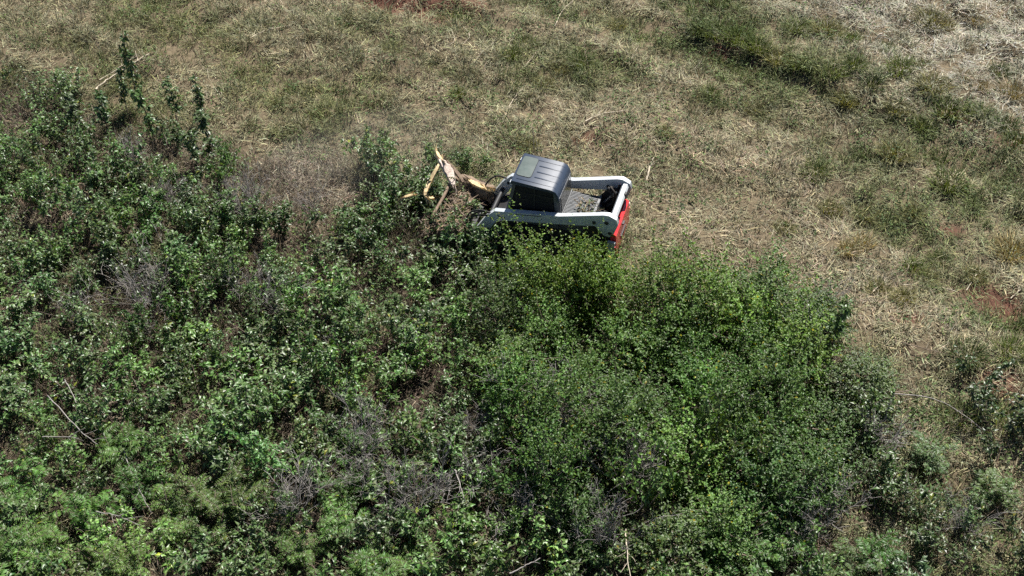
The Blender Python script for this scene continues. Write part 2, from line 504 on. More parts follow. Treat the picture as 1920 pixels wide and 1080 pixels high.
# ------------------------------------------------------------------ mesh helpers for made things
def bm_mesh(bm, name, bevel=0.0, seg=2, smooth=True):
    if bevel > 0:
        es = [e for e in bm.edges if len(e.link_faces) == 2 and e.calc_face_angle(0) > .5]
        bmesh.ops.bevel(bm, geom=es, offset=bevel, segments=seg, profile=.6, affect='EDGES', clamp_overlap=True)
    bmesh.ops.recalc_face_normals(bm, faces=bm.faces)
    me = bpy.data.meshes.new(name)
    bm.to_mesh(me); bm.free()
    if smooth:
        me.polygons.foreach_set('use_smooth', np.ones(len(me.polygons), bool))
        try:
            me.set_sharp_from_angle(angle=R(38))
        except Exception:
            pass
    return me

def box_into(bm, x0, x1, y0, y1, z0, z1, mat=None):
    vs = [bm.verts.new(p) for p in ((x0, y0, z0), (x1, y0, z0), (x1, y1, z0), (x0, y1, z0), (x0, y0, z1), (x1, y0, z1), (x1, y1, z1), (x0, y1, z1))]
    if mat is not None:
        for v in vs: v.co = mat @ v.co
    for f in ((3, 2, 1, 0), (4, 5, 6, 7), (0, 1, 5, 4), (1, 2, 6, 5), (2, 3, 7, 6), (3, 0, 4, 7)):
        bm.faces.new([vs[i] for i in f])

def box(name, ext, mat, parent, bevel=.01, seg=2):
    bm = bmesh.new(); box_into(bm, *ext)
    return link(name, bm_mesh(bm, name, bevel, seg), mat, parent)

def prism_into(bm, prof, y0, y1):
    a = [bm.verts.new((p[0], y0, p[1])) for p in prof]
    b = [bm.verts.new((p[0], y1, p[1])) for p in prof]
    bm.faces.new(a); bm.faces.new(b[::-1])
    n = len(prof)
    for i in range(n):
        bm.faces.new((a[i], b[i], b[(i + 1) % n], a[(i + 1) % n]))

def prism(name, prof, y0, y1, mat, parent, bevel=.01, seg=2):
    bm = bmesh.new(); prism_into(bm, prof, y0, y1)
    return link(name, bm_mesh(bm, name, bevel, seg), mat, parent)

def smooth_path(pts, n):
    """Catmull-Rom through the points"""
    P = np.asarray(pts, float)
    Q = np.vstack([2 * P[0] - P[1], P, 2 * P[-1] - P[-2]])
    out = []
    k = len(P) - 1
    for t in np.linspace(0, k, n):
        i = min(int(t), k - 1); u = t - i
        a, b_, c, d = Q[i], Q[i + 1], Q[i + 2], Q[i + 3]
        out.append(.5 * (2 * b_ + (c - a) * u + (2 * a - 5 * b_ + 4 * c - d) * u * u + (3 * b_ - a - 3 * c + d) * u ** 3))
    return np.array(out)

def tube_arrays(path, rad, sides=6, v0=0):
    P = np.asarray(path, float); n = len(P)
    rad = np.broadcast_to(np.asarray(rad, float), (n,))
    T = unit(np.gradient(P, axis=0))
    ref = np.array([0, 0, 1.0]) if abs(T[0, 2]) < .9 else np.array([1.0, 0, 0])
    S = unit(np.cross(T, ref)); U = np.cross(S, T)
    a = np.arange(sides) * 2 * np.pi / sides
    V = P[:, None] + rad[:, None, None] * (np.cos(a)[None, :, None] * S[:, None] + np.sin(a)[None, :, None] * U[:, None])
    i = np.arange(n - 1)[:, None] * sides; j = np.arange(sides)[None]
    k = (j + 1) % sides
    F = np.stack([i + j, i + k, i + sides + k, i + sides + j], -1).reshape(-1, 4) + v0
    return V.reshape(-1, 3), F

def tubes_mesh(name, paths, sides=6, caps=True):
    Vs, Fs, v0 = [], [], 0
    for path, rad in paths:
        V, F = tube_arrays(path, rad, sides, v0)
        Vs.append(V); Fs.append(F)
        if caps:
            n = len(path)
            for e in (0, n - 1):
                c = np.arange(sides) + e * sides + v0
                if sides == 4:
                    Fs.append(c[None])
                elif sides == 6:
                    Fs.append(np.array([[c[0], c[1], c[2], c[3]], [c[3], c[4], c[5], c[0]]]))
                elif sides == 8:
                    Fs.append(np.array([[c[0], c[1], c[2], c[3]], [c[3], c[4], c[5], c[6]], [c[6], c[7], c[0], c[3]]]))
                elif sides == 16:
                    Fs.append(np.array([[c[0], c[i], c[i + 1], c[i + 2]] for i in range(1, 14, 2)]))
        v0 += len(V)
    return np_mesh(name, np.concatenate(Vs), np.concatenate(Fs), smooth=True)

def tube(name, path, rad, mat, parent=None, sides=8):
    me = tubes_mesh(name, [(path, rad)], sides)
    try: me.set_sharp_from_angle(angle=R(50))
    except Exception: pass
    return link(name, me, mat, parent)

# ------------------------------------------------------------------ the compact track loader
M['white'] = plain('white_paint', (.50, .53, .55), .38, wear=.06, scale=6, dirt=(.26, .22, .17), dirt_amt=.5, coat=.2)
M['red'] = plain('red_paint', (.72, .028, .03), .3, wear=.1, scale=5, dirt=(.4, .12, .09), dirt_amt=.3, coat=.5)
M['cab'] = plain('charcoal_paint', (.075, .082, .092), .34, wear=.08, scale=6, dirt=(.16, .15, .13), dirt_amt=.35)
M['roof'] = plain('roof_charcoal', (.032, .046, .074), .36, wear=.07, scale=7, dirt=(.05, .06, .075), dirt_amt=.3)
M['black'] = plain('black_steel', (.018, .018, .019), .55, wear=.2, scale=12, dirt=(.08, .065, .05))
M['mesh'] = plain('black_screen', (.005, .005, .006), .7, wear=.1, dirt_amt=.0)
M['rubber'] = plain('black_rubber', (.02, .019, .018), .75, wear=.2, scale=10, dirt=(.12, .09, .06), dirt_amt=.6)
M['grille'] = plain('silver_grille', (.14, .145, .15), .45, metal=.2, wear=.1, scale=9, dirt=(.2, .17, .13))
M['hatch'] = plain('green_tinted_glass', (.022, .048, .042), .3, wear=.12, scale=6, dirt=(.05, .075, .065), dirt_amt=.4, coat=.0)
M['glass'] = plain('dark_glass', (.03, .03, .028), .1, wear=.2, scale=5, dirt=(.12, .11, .09), dirt_amt=.3, coat=.7)
M['steel'] = plain('bare_steel', (.45, .45, .45), .3, metal=.8, wear=.1)
M['dusty'] = plain('dust_covered_steel', (.16, .12, .085), .85, wear=.35, scale=16, dirt=(.28, .21, .14), dirt_amt=.8)

for k_ in ('roof', 'hatch'):
    M[k_].node_tree.nodes['Principled BSDF'].inputs['Specular IOR Level'].default_value = .4
ld = empty('track_loader', (MX, MY, 0), R(163))
tag(ld, 'white compact track loader with charcoal cab and red tailgate clearing the brush', 'loader')

# tracks
def track_profile(o):
    pts = []
    for cx, cz, rr, a0, a1 in ((.78, .30, .29, -90, 60), (-1.12, .50, .27, 60, 170), (-1.2, .24, .24, 170, 270)):
        for a in np.linspace(a0, a1, 9):
            pts.append((cx + (rr - o) * math.cos(R(a)), cz + (rr - o) * math.sin(R(a))))
    return pts
lug_bm = bmesh.new(); box_into(lug_bm, -.022, .022, -.17, .17, 0, .022)
lug_me = bm_mesh(lug_bm, 'lug', .004, 1); lug_me.materials.append(M['rubber'])
for sgn in (1, -1):
    y0, y1 = sorted((sgn * .50, sgn * .86))
    bm = bmesh.new()
    A, B = track_profile(.022), track_profile(.06)
    n = len(A)
    rings = []
    for prof in (A, B):
        for yy in (y0, y1):
            rings.append([bm.verts.new((p[0], yy, p[1])) for p in prof])
    a0_, a1_, b0_, b1_ = rings
    for i in range(n):
        j = (i + 1) % n
        bm.faces.new((a0_[i], a0_[j], a1_[j], a1_[i])); bm.faces.new((b0_[i], b1_[i], b1_[j], b0_[j]))
        bm.faces.new((a0_[i], b0_[i], b0_[j], a0_[j])); bm.faces.new((a1_[i], a1_[j], b1_[j], b1_[i]))
    tr = link('track', bm_mesh(bm, 'track'), M['rubber'], ld)
    P = np.array([(p[0], 0, p[1]) for p in A + [A[0]]])
    seg = np.linalg.norm(np.diff(P, axis=0), axis=1); cum = np.concatenate([[0], np.cumsum(seg)])
    for d in np.arange(0, cum[-1] - .05, .105):
        i = int(np.searchsorted(cum, d, 'right') - 1); t = (d - cum[i]) / seg[i]
        p = P[i] * (1 - t) + P[i + 1] * t; tg = (P[i + 1] - P[i]) / seg[i]
        lg = link('lug', lug_me, None, tr)
        zx = np.array([tg[2], 0, -tg[0]])                 # outward
        mat = Matrix(((tg[0], 0, zx[0], p[0]), (0, 1, 0, (y0 + y1) / 2), (tg[2], 0, zx[2], p[2]), (0, 0, 0, 1)))
        lg.matrix_local = mat
    for cx, cz, rr in ((.78, .30, .215), (-1.12, .50, .2), (-1.2, .24, .17), (.35, .17, .1), (.0, .17, .1), (-.35, .17, .1), (-.7, .17, .1)):
        w = tube('roller', [(cx, y0 + .03, cz), (cx, y0 + .05, cz), (cx, y1 - .05, cz), (cx, y1 - .03, cz)], [rr * .9, rr, rr, rr * .9], M['black'], tr, 16)
    box('track_frame', (-1.0, .6, y0 + .1, y1 - .1, .2, .36), M['black'], ld, .02)

# body
prism('chassis', [(.95, .28), (.95, .75), (.6, .95), (-1.5, 1.0), (-1.72, .9), (-1.72, .4), (-1.5, .28)], -.47, .47, M['black'], ld, .015)
for s_ in (1, -1):
    y0, y1 = sorted((s_ * .475, s_ * .515))
    prism('tower', [(-1.2, .72), (-1.15, 1.15), (-1.42, 1.56), (-1.68, 1.6), (-1.76, 1.4), (-1.74, .7)], y0, y1, M['black'], ld, .008)
cover = prism('engine_cover', [(-.6, 1.0), (-.6, 1.345), (-1.3, 1.33), (-1.36, 1.0)], -.44, .44, M['cab'], ld, .02)
box('grille_bed', (-1.27, -.66, -.41, .41, 1.335, 1.352), M['black'], cover, .003, 1)
sl_bm = bmesh.new(); box_into(sl_bm, -1.255, -.675, -.009, .009, 1.35, 1.376)
sl_me = bm_mesh(sl_bm, 'slat', .004, 1); sl_me.materials.append(M['grille'])
for i in range(19):
    q = link('grille_slat', sl_me, None, cover); q.location = (0, -.385 + i * .0428, 0)
box('grille_rail', (-.66, -.61, -.43, .43, 1.345, 1.39), M['grille'], cover, .008)
box('grille_rail', (-1.31, -1.26, -.43, .43, 1.34, 1.385), M['grille'], cover, .008)
tube('exhaust', [(-1.42, .2, 1.2), (-1.42, .2, 1.42), (-1.45, .2, 1.47)], .04, M['black'], cover, 8)

# cab
cabp = empty('cab', (0, 0, 0)); cabp.parent = ld
ROOF = [(.44, 2.0), (.44, 2.065), (.40, 2.085), (-.42, 2.03), (-.52, 1.99), (-.575, 1.90), (-.60, 1.78), (-.57, 1.78), (-.53, 1.88), (-.46, 1.955), (-.35, 1.97)]
bm = bmesh.new(); prism_into(bm, ROOF, -.475, .475)
link('roof', bm_mesh(bm, 'roof', .022, 3), M['roof'], cabp)
def roof_z(x):
    return 2.085 + (x - .40) * (.055 / .82)
for i, yy in enumerate((-.36, -.18, 0.02, .2, .36)):        # pressed ribs of the roof sheet
    bm = bmesh.new()
    x0 = .36 if i in (0, 4) else .02
    pr = [(x0, roof_z(x0) - .004), (x0 - .02, roof_z(x0) + .007), (-.41, roof_z(-.41) + .006), (-.51, 1.996), (-.567, 1.905), (-.575, 1.9), (-.5, 1.97), (-.42, 2.02)]
    prism_into(bm, pr, yy - .012, yy + .012)
    link('roof_rib', bm_mesh(bm, 'roof_rib', .003, 1), M['roof'], cabp)
# roof window with rounded outline
bm = bmesh.new()
out_ = []
for cx, cy, a0 in ((.33, .2, 0), (.14, .2, 90), (.14, -.32, 180), (.33, -.32, 270)):
    for a in np.linspace(a0, a0 + 90, 6):
        out_.append((cx + .06 * math.cos(R(a)), cy + .06 * math.sin(R(a))))
lo = [bm.verts.new((p[0], p[1], roof_z(p[0]) - .004)) for p in out_]
hi = [bm.verts.new((p[0], p[1], roof_z(p[0]) + .012)) for p in out_]
bm.faces.new(hi); bm.faces.new(lo[::-1])
for i in range(len(out_)):
    j = (i + 1) % len(out_)
    bm.faces.new((lo[i], lo[j], hi[j], hi[i]))
link('roof_window', bm_mesh(bm, 'roof_window', .003, 1), M['hatch'], cabp)
seal = [(p[0], p[1], roof_z(p[0]) + .004) for p in out_] + [(out_[0][0], out_[0][1], roof_z(out_[0][0]) + .004)]
tube('window_seal', np.array(seal), .008, M['black'], cabp, 6)
# shell: pillars, side screens, rear window
for s_ in (1, -1):
    y0, y1 = sorted((s_ * .43, s_ * .465))
    prism('pillar', [(.40, 2.02), (.33, 2.02), (.52, 1.0), (.60, 1.0)], y0, y1, M['cab'], cabp, .008)
    prism('pillar', [(-.47, 1.93), (-.585, 1.84), (-.63, 1.3), (-.53, 1.3)], y0, y1, M['cab'], cabp, .01)
    box('side_sill', (-.6, .56, y0, y1, 1.0, 1.14), M['cab'], cabp, .008)
    yy = s_ * .435
    prism('side_screen', [(.345, 2.0), (.5, 1.13), (-.54, 1.13), (-.5, 1.92), (-.4, 1.97)], yy - .006, yy + .006, M['mesh'], cabp, .0)
    for k in range(4):
        zz = 1.28 + k * .17
        box('screen_bar', (-.52, .40 - .15 * k * .25, s_ * .448 - .006, s_ * .448 + .006, zz, zz + .02), M['black'], cabp, .003, 1)
    box('screen_bar', (-.08, -.05, s_ * .452 - .006, s_ * .452 + .006, 1.13, 1.97), M['black'], cabp, .003, 1)
prism('rear_frame', [(-.585, 1.82), (-.60, 1.82), (-.645, 1.36), (-.625, 1.36)], -.44, .44, M['cab'], cabp, .004, 1)
prism('rear_window', [(-.602, 1.78), (-.612, 1.78), (-.652, 1.42), (-.642, 1.42)], -.36, .36, M['glass'], cabp, .003, 1)
prism('front_window', [(.37, 2.0), (.36, 2.0), (.52, 1.05), (.53, 1.05)], -.42, .42, M['glass'], cabp, .0)
box('cab_floor', (-.55, .62, -.44, .44, .95, 1.02), M['black'], cabp, .01)
box('seat', (-.45, .02, -.24, .24, 1.03, 1.25), M['black'], cabp, .05, 3)
box('seat_back', (-.5, -.38, -.24, .24, 1.2, 1.72), M['black'], cabp, .05, 3)
for s_ in (1, -1):
    lampm = box('work_light', (.43, .475, s_ * .38 - .045, s_ * .38 + .045, 1.93, 2.0), M['white'], cabp, .01)

# lift arms
ARM = [(.84, 1.22), (.74, 1.325), (-.5, 1.515), (-.66, 1.535), (-1.58, 1.80), (-1.70, 1.815), (-1.86, 1.735), (-1.90, 1.60), (-1.83, 1.36), (-1.74, 1.24), (-1.62, 1.26),
       (-1.42, 1.47), (-.62, 1.31), (-.45, 1.29), (.62, 1.10), (.74, 1.0), (1.12, .30), (1.32, .26), (1.36, .40), (.95, 1.10)]
def pin(x, z, y0, y1, rr, parent):
    tube('pin', [(x, y0, z), (x, y0 + .01, z), (x, y1 - .01, z), (x, y1, z)], [rr * .8, rr, rr, rr * .8], M['black'], parent, 16)
for s_ in (1, -1):
    y0, y1 = sorted((s_ * .545, s_ * .655))
    arm = prism('lift_arm', ARM, y0, y1, M['white'], ld, .008)
    for px_, pz_, pr_ in ((-1.66, 1.62, .05), (-1.74, 1.36, .04), (-1.40, 1.56, .04), (.80, 1.12, .035), (1.24, .34, .05)):
        pin(px_, pz_, y0 - .022, y1 + .022, pr_, arm)
    prism('reinforcing_plate', [(-1.45, 1.50), (-1.6, 1.72), (-1.80, 1.70), (-1.85, 1.58), (-1.74, 1.32)], (y1 if s_ > 0 else y0 - .012), (y1 + .012 if s_ > 0 else y0), M['white'], arm, .003, 1)
    # lift cylinder beside the arm, inside
    yi = s_ * .40
    tube('lift_cylinder', [(-1.05, yi, .8), (-1.37, yi, 1.24)], .055, M['black'], ld, 16)
    tube('cylinder_rod', [(-1.37, yi, 1.24), (-1.62, yi, 1.58)], .028, M['steel'], ld, 8)
    # little dark emblem on the arm's outer face
    ye = s_ * .658
    bm = bmesh.new()
    for prof in ([(.60, 1.19), (.66, 1.235), (.69, 1.225), (.63, 1.18)], [(.50, 1.215), (.60, 1.20), (.61, 1.175), (.51, 1.195)], [(.615, 1.195), (.60, 1.15), (.625, 1.14), (.64, 1.185)]):
        prism_into(bm, prof, ye - .003, ye + .003)
    link('emblem', bm_mesh(bm, 'emblem', 0, smooth=False), M['black'], arm)
    bm = bmesh.new(); prism_into(bm, [(.3, 1.355), (-.28, 1.445), (-.28, 1.432), (.3, 1.342)], ye - .003, ye + .003)
    link('warning_stripe', bm_mesh(bm, 'warning_stripe', 0, smooth=False), M['black'], arm)
ct = prism('cross_tube', [(-1.70, 1.70), (-1.735, 1.745), (-1.81, 1.735), (-1.845, 1.68), (-1.83, 1.57), (-1.75, 1.54), (-1.70, 1.60)], -.545, .545, M['white'], ld, .012, 2)
box('hose_clamp', (-1.86, -1.80, -.28, -.20, 1.60, 1.73), M['black'], ct, .012)
tube('arm_front_beam', [(.93, -.53, .92), (.93, .53, .92)], .05, M['black'], ld, 16)

# tailgate
tg = prism('tailgate', [(-1.74, 1.22), (-1.80, 1.245), (-1.86, 1.21), (-1.90, .66), (-1.875, .54), (-1.76, .54)], -.62, .55, M['red'], ld, .02, 3)
box('tail_grille', (-1.90, -1.875, -.25, .15, .80, .88), M['black'], tg, .004, 1)
box('latch_handle', (-1.905, -1.86, -.09, .02, 1.08, 1.11), M['black'], tg, .006)
for s_ in (1, -1):
    hx = .575 if s_ > 0 else -.68
    bp = box('bumper_post', (-1.86, -1.70, min(hx, hx + .06 * s_), max(hx, hx + .06 * s_), .55, 1.08), M['white'], ld, .02)
    box('tail_light', (-1.872, -1.858, min(hx, hx + .06 * s_) + .008, max(hx, hx + .06 * s_) - .008, .82, .96), M['red'], bp, .003, 1)
# hydraulic hoses
for k, pts in enumerate(([(-1.52, -.47, 1.62), (-1.50, -.36, 1.70), (-1.60, -.30, 1.62), (-1.62, -.33, 1.42), (-1.5, -.36, 1.25)],
                         [(-1.46, -.47, 1.56), (-1.45, -.38, 1.66), (-1.54, -.28, 1.58), (-1.58, -.30, 1.38), (-1.45, -.3, 1.22)],
                         [(-1.55, .47, 1.60), (-1.54, .38, 1.66), (-1.6, .34, 1.56), (-1.5, .34, 1.3)],
                         [(.82, .60, 1.20), (1.05, .62, 1.24), (1.28, .60, 1.12), (1.40, .55, .85), (1.38, .45, .60)],
                         [(.80, .57, 1.16), (1.00, .57, 1.18), (1.22, .55, 1.06), (1.33, .50, .80), (1.36, .40, .58)],
                         [(.84, .63, 1.14), (1.06, .66, 1.14), (1.25, .66, 1.02), (1.30, .60, .75), (1.40, .5, .56)],
                         [(.82, -.58, 1.2), (1.08, -.58, 1.22), (1.3, -.52, 1.0), (1.38, -.4, .62)])):
    tube('hydraulic_hose', smooth_path(pts, 18), .026 if k < 3 else .02, M['rubber'], ld, 6)
# mulching head on the front, caked with dust
mh = empty('mulching_head', (0, 0, 0)); mh.parent = ld
prism('head_housing', [(1.36, .12), (1.36, .62), (1.55, .72), (1.95, .62), (2.08, .40), (2.0, .36), (1.88, .54), (1.58, .62), (1.46, .5), (1.46, .12)], -.82, .82, M['dusty'], mh, .012)
for s_ in (1, -1):
    y0, y1 = sorted((s_ * .82, s_ * .86))
    prism('end_plate', [(1.34, .06), (1.34, .64), (1.56, .75), (1.98, .64), (2.12, .38), (1.9, .06)], y0, y1, M['dusty'], mh, .006)
tube('drum', [(1.72, -.81, .3), (1.72, .81, .3)], .2, M['black'], mh, 16)
tooth_bm = bmesh.new(); box_into(tooth_bm, -.03, .03, -.025, .025, 0, .05)
tooth_me = bm_mesh(tooth_bm, 'tooth', .006, 1); tooth_me.materials.append(M['steel'])
for i in range(22):
    a = i * 2.4; yy = -.76 + i * .0724
    t_ = link('tooth', tooth_me, None, mh)
    t_.matrix_local = Matrix.Translation((1.72 + .19 * math.cos(a), yy, .3 + .19 * math.sin(a))) @ Matrix.Rotation(math.pi / 2 - a, 4, 'Y')
tube('push_bar', smooth_path([(1.9, -.7, .6), (2.12, -.7, .8), (2.12, 0, .84), (2.12, .7, .8), (1.9, .7, .6)], 25), .035, M['bark'], mh, 8)
box('coupler_plate', (1.24, 1.36, -.6, .6, .18, .66), M['black'], ld, .015)

# ------------------------------------------------------------------ plants
def curve_from(p0, d0, L, n, r, wobble=.15, rise=0.0):
    pts = [np.asarray(p0, float)]; d = np.asarray(d0, float) / np.linalg.norm(d0)
    for _ in range(n - 1):
        d = d + r.normal(0, wobble, 3) + np.array([0, 0, rise]); d /= np.linalg.norm(d)
        pts.append(pts[-1] + d * L / (n - 1))
    return np.array(pts)

def sph(az, el):
    return np.array([math.cos(az) * math.cos(el), math.sin(az) * math.cos(el), math.sin(el)])

def along(path, t):
    k = len(path) - 1; q = min(t * k, k - 1e-6); i = int(q); u = q - i
    return path[i] * (1 - u) + path[i + 1] * u, path[i + 1] - path[i]

def leaf_tones(n, r, spread=.24, odd=.02, oddc=(2.5, 1.7, .7)):
    t = np.clip(r.normal(1, spread, (n, 1)), .4, 1.9) * (1 + r.normal(0, .07, (n, 3)))
    m = r.random(n) < odd
    t[m] = np.array(oddc) * r.uniform(.7, 1.2, (m.sum(), 1))
    return t

def make_leafy(seed, H, nst, nbr, nlf, lean, Lr, ratio=.45, droop=(-1.0, .25), base_r=.1, odd=.01, br_len=(.18, .42), hr=(.62, 1.05), wob=.12):
    r = np.random.default_rng(seed)
    paths, P, D, S = [], [], [], []
    for s_ in range(nst):
        az = r.uniform(0, 6.283); ln = r.uniform(*lean)
        p0 = np.array([math.cos(az), math.sin(az), 0]) * base_r * r.random() - np.array([0, 0, .05])
        st = curve_from(p0, sph(az, math.pi / 2 - ln), H * r.uniform(*hr), 7, r, wob, .04)
        paths.append((st, np.linspace(.012, .004, 7)))
        br = [(st, .4, nlf + 2)]
        for b_ in range(nbr):
            t = r.uniform(.2, .96); p, d = along(st, t)
            q = curve_from(p, sph(r.uniform(0, 6.283), r.uniform(.0, .9)) + unit(d) * .5, H * r.uniform(*br_len) * (1.15 - .5 * t), 4, r, .2, .03)
            paths.append((q, np.linspace(.006, .003, 4)))
            br.append((q, .15, nlf))
        for q, t0, m in br:
            for i in range(m):
                t = t0 + (1 - t0) * (i + r.random()) / m
                p, d = along(q, t)
                az2 = r.uniform(0, 6.283)
                P.append(p); D.append(sph(az2, r.uniform(*droop)) + unit(d) * .35); S.append(r.uniform(*Lr) * (1.1 - .3 * t))
    P = np.array(P); D = unit(np.array(D)); S = np.array(S)
    V, F = leaf_arrays(P, D, S, ratio, r)
    return tubes_mesh('stems', paths, 3, False), np_mesh('crown', V, F, np.repeat(leaf_tones(len(P), r, odd=odd), 5, 0))

def make_mound(seed, Rr, H, nsh, nlf, Lr, ratio=.55, odd=.012):
    """broad dense shrub: many shoots ending on an uneven dome"""
    r = np.random.default_rng(seed)
    paths, P, D, S, T = [], [], [], [], []
    lob = [(sph(r.uniform(0, 6.283), r.uniform(.1, 1.4)), r.uniform(-.38, .42)) for _ in range(12)]
    for s_ in range(nsh):
        az = r.uniform(0, 6.283); el = math.asin(r.uniform(.02, 1.0) ** .85)
        d = sph(az, el)
        k = 1 + sum(w * max(0, d @ q) ** 8 for q, w in lob)
        k *= r.uniform(.66, 1.1)
        if r.random() < .06: k *= 1.18
        tip = np.array([d[0] * Rr, d[1] * Rr, d[2] * H]) * k
        root = tip * np.array([.5, .5, .72]) * r.uniform(.7, 1)
        st = curve_from(root, (tip - root) / Rr + r.normal(0, .35, 3), np.linalg.norm(tip - root) * 1.05, 5, r, .16, .0)
        if s_ % 6 == 0: paths.append((st, np.linspace(.009, .003, 5)))
        tone = np.clip(r.normal(1, .16), .65, 1.4)
        for i in range(nlf):
            t = .3 + .7 * (i + r.random()) / nlf
            p, dd = along(st, t)
            P.append(p + r.normal(0, .02, 3)); D.append(sph(r.uniform(0, 6.283), r.uniform(-.55, .4)) + unit(dd) * .25); S.append(r.uniform(*Lr) * (1.15 - .4 * t)); T.append(tone)
    for q in range(7):                                                        # main limbs from the root
        az = r.uniform(0, 6.283)
        paths.append((curve_from((0, 0, -.05), sph(az, r.uniform(.6, 1.2)), H * .75, 6, r, .12), np.linspace(.028, .01, 6)))
    P = np.array(P); D = unit(np.array(D)); S = np.array(S)
    V, F = leaf_arrays(P, D, S, ratio, r)
    tn = leaf_tones(len(P), r, .2, odd, (3.4, 1.7, .5)) * np.array(T)[:, None]
    return tubes_mesh('stems', paths, 3, False), np_mesh('crown', V, F, np.repeat(tn, 5, 0))

def make_feathery(seed, H, nst, nfr, fl, npair, lean=(.05, .7), lw=.24):
    """fern-like shrub: fronds of paired narrow leaflets on thin stems"""
    r = np.random.default_rng(seed)
    paths, P, D, S, T = [], [], [], [], []
    for s_ in range(nst):
        az = r.uniform(0, 6.283)
        st = curve_from((0, 0, -.05), sph(az, math.pi / 2 - r.uniform(*lean)), H * r.uniform(.6, 1.05), 6, r, .12, .03)
        paths.append((st, np.linspace(.011, .004, 6)))
        for f_ in range(nfr):
            t = .3 + .7 * (f_ + r.random()) / nfr
            p, d = along(st, t)
            az2 = r.uniform(0, 6.283)
            L_ = fl * r.uniform(.7, 1.15)
            fr = curve_from(p, sph(az2, r.uniform(.1, .8)), L_, 5, r, .05, -.14)
            paths.append((fr, np.full(5, .0025)))
            tone = np.clip(r.normal(1, .17), .6, 1.5)
            for i in range(npair):
                tt = .12 + .88 * i / npair
                q, dd = along(fr, tt); dd = unit(dd)
                side = unit(np.cross(dd, np.array([0, 0, 1.0])))
                wl = L_ * .34 * math.sin(math.pi * (.18 + .75 * tt))
                for sg in (1, -1):
                    P.append(q); D.append(side * sg + dd * .45 + np.array([0, 0, r.uniform(-.2, .15)])); S.append(wl); T.append(tone)
    P = np.array(P); D = unit(np.array(D)); S = np.array(S)
    V, F = leaf_arrays(P, D, S, lw, r, fold=.15, curl=.2)
    tn = np.array(T)[:, None] * leaf_tones(len(P), r, .1, .004)
    return tubes_mesh('stems', paths, 3, False), np_mesh('crown', V, F, np.repeat(tn, 5, 0))

def make_bare(seed, H, nst, nbr, ntw, lean=(.1, .8), az0=None, r0=.013):
    r = np.random.default_rng(seed)
    paths = []
    for s_ in range(nst):
        az = r.uniform(0, 6.283) if az0 is None else az0 + r.normal(0, .5)
        st = curve_from((0, 0, -.05), sph(az, math.pi / 2 - r.uniform(*lean)), H * r.uniform(.6, 1.1), 8, r, .1, .01)
        paths.append((st, np.linspace(r0, r0 * .35, 8)))
        for b_ in range(nbr):
            p, d = along(st, r.uniform(.25, .95))
            br = curve_from(p, unit(d) + sph(r.uniform(0, 6.283), r.uniform(-.2, .8)) * .8, H * r.uniform(.2, .5), 5, r, .16)
            paths.append((br, np.linspace(r0 * .55, r0 * .25, 5)))
            for t_ in range(ntw):
                p2, d2 = along(br, r.uniform(.3, 1))
                paths.append((curve_from(p2, unit(d2) + sph(r.uniform(0, 6.283), r.uniform(-.3, .8)), H * r.uniform(.08, .22), 3, r, .2), np.array([.004, .0035, .003])))
    return tubes_mesh('branches', paths, 3, False)

LEAFY = [make_leafy(1000 + i, 1.15, 6, 7, 9, (.05, .8), (.082, .142)) for i in range(9)]
LOOSE = [make_leafy(1100 + i, 1.05, 6, 5, 7, (.1, .95), (.06, .11), .42, odd=.015) for i in range(5)]
BIGLEAF = [make_leafy(1200 + i, 1.1, 5, 5, 8, (.05, .8), (.08, .14), .48) for i in range(5)]
SAPL = [make_leafy(1300 + i, 1.0, 1, 17, 8, (.0, .1), (.07, .115), .5, br_len=(.09, .2), base_r=.01, hr=(.97, 1.03), wob=.04) for i in range(4)]
MOUND = [make_mound(1400 + i, .9, 1.5, 240, 16, (.055, .10)) for i in range(6)]
FEATH = [make_feathery(1500 + i, 1.0, 7, 8, .38, 9, lw=.32) for i in range(5)]
FINE = [make_feathery(1600 + i, .95, 16, 10, .24, 8, (.1, 1.0), .3) for i in range(3)]
BARE = [make_bare(1700 + i, 1.1, 9, 6, 4) for i in range(5)]
BARELEAN = [make_bare(1750 + i, 1.5, 8, 4, 2, (.7, 1.15), 2.7, .014) for i in range(2)]
for lst, lm in ((LEAFY, 'leaf'), (LOOSE, 'leaf'), (BIGLEAF, 'leaf'), (SAPL, 'leaf'), (MOUND, 'leaf_soft'), (FEATH, 'leaf_soft'), (FINE, 'leaf_soft')):
    for st, cr in lst:
        st.materials.append(M['twig']); cr.materials.append(M[lm])
for me in BARE + BARELEAN:
    me.materials.append(M['dead_twig'])

prng = np.random.default_rng(2024)
G_LEAF = np.array([.095, .172, .040]); G_BLUE = np.array([.096, .162, .048]); G_MOUND = np.array([.090, .165, .030])
G_FEATH = np.array([.088, .178, .036]); G_FINE = np.array([.112, .19, .040]); G_DULL = np.array([.088, .132, .048])

def plant(name, pair, px, py, sx, sz, colour, label, cat, group=None, rz=None, tilt=0.0, jit=.12):
    """one plant standing where the photo shows its foot"""
    p = gp(px, py)
    return plant_at(name, pair, p, sx, sz, colour, label, cat, group, rz, tilt, jit)

def plant_at(name, pair, p, sx, sz, colour, label, cat, group=None, rz=None, tilt=0.0, jit=.12):
    root = empty(name, p, prng.uniform(0, 6.283) if rz is None else rz)
    root.rotation_euler[0] = tilt
    root.scale = (sx, sx, sz)
    tag(root, label, cat, group)
    link('stems', pair[0], None, root)
    c = link('crown', pair[1], None, root)
    k = colour * np.clip(prng.normal(1, jit), .6, 1.5) * (1 + prng.normal(0, .05, 3))
    c.color = (*np.clip(k, .005, 1), 1)
    return root

def pick(lst):
    return lst[int(prng.integers(len(lst)))]

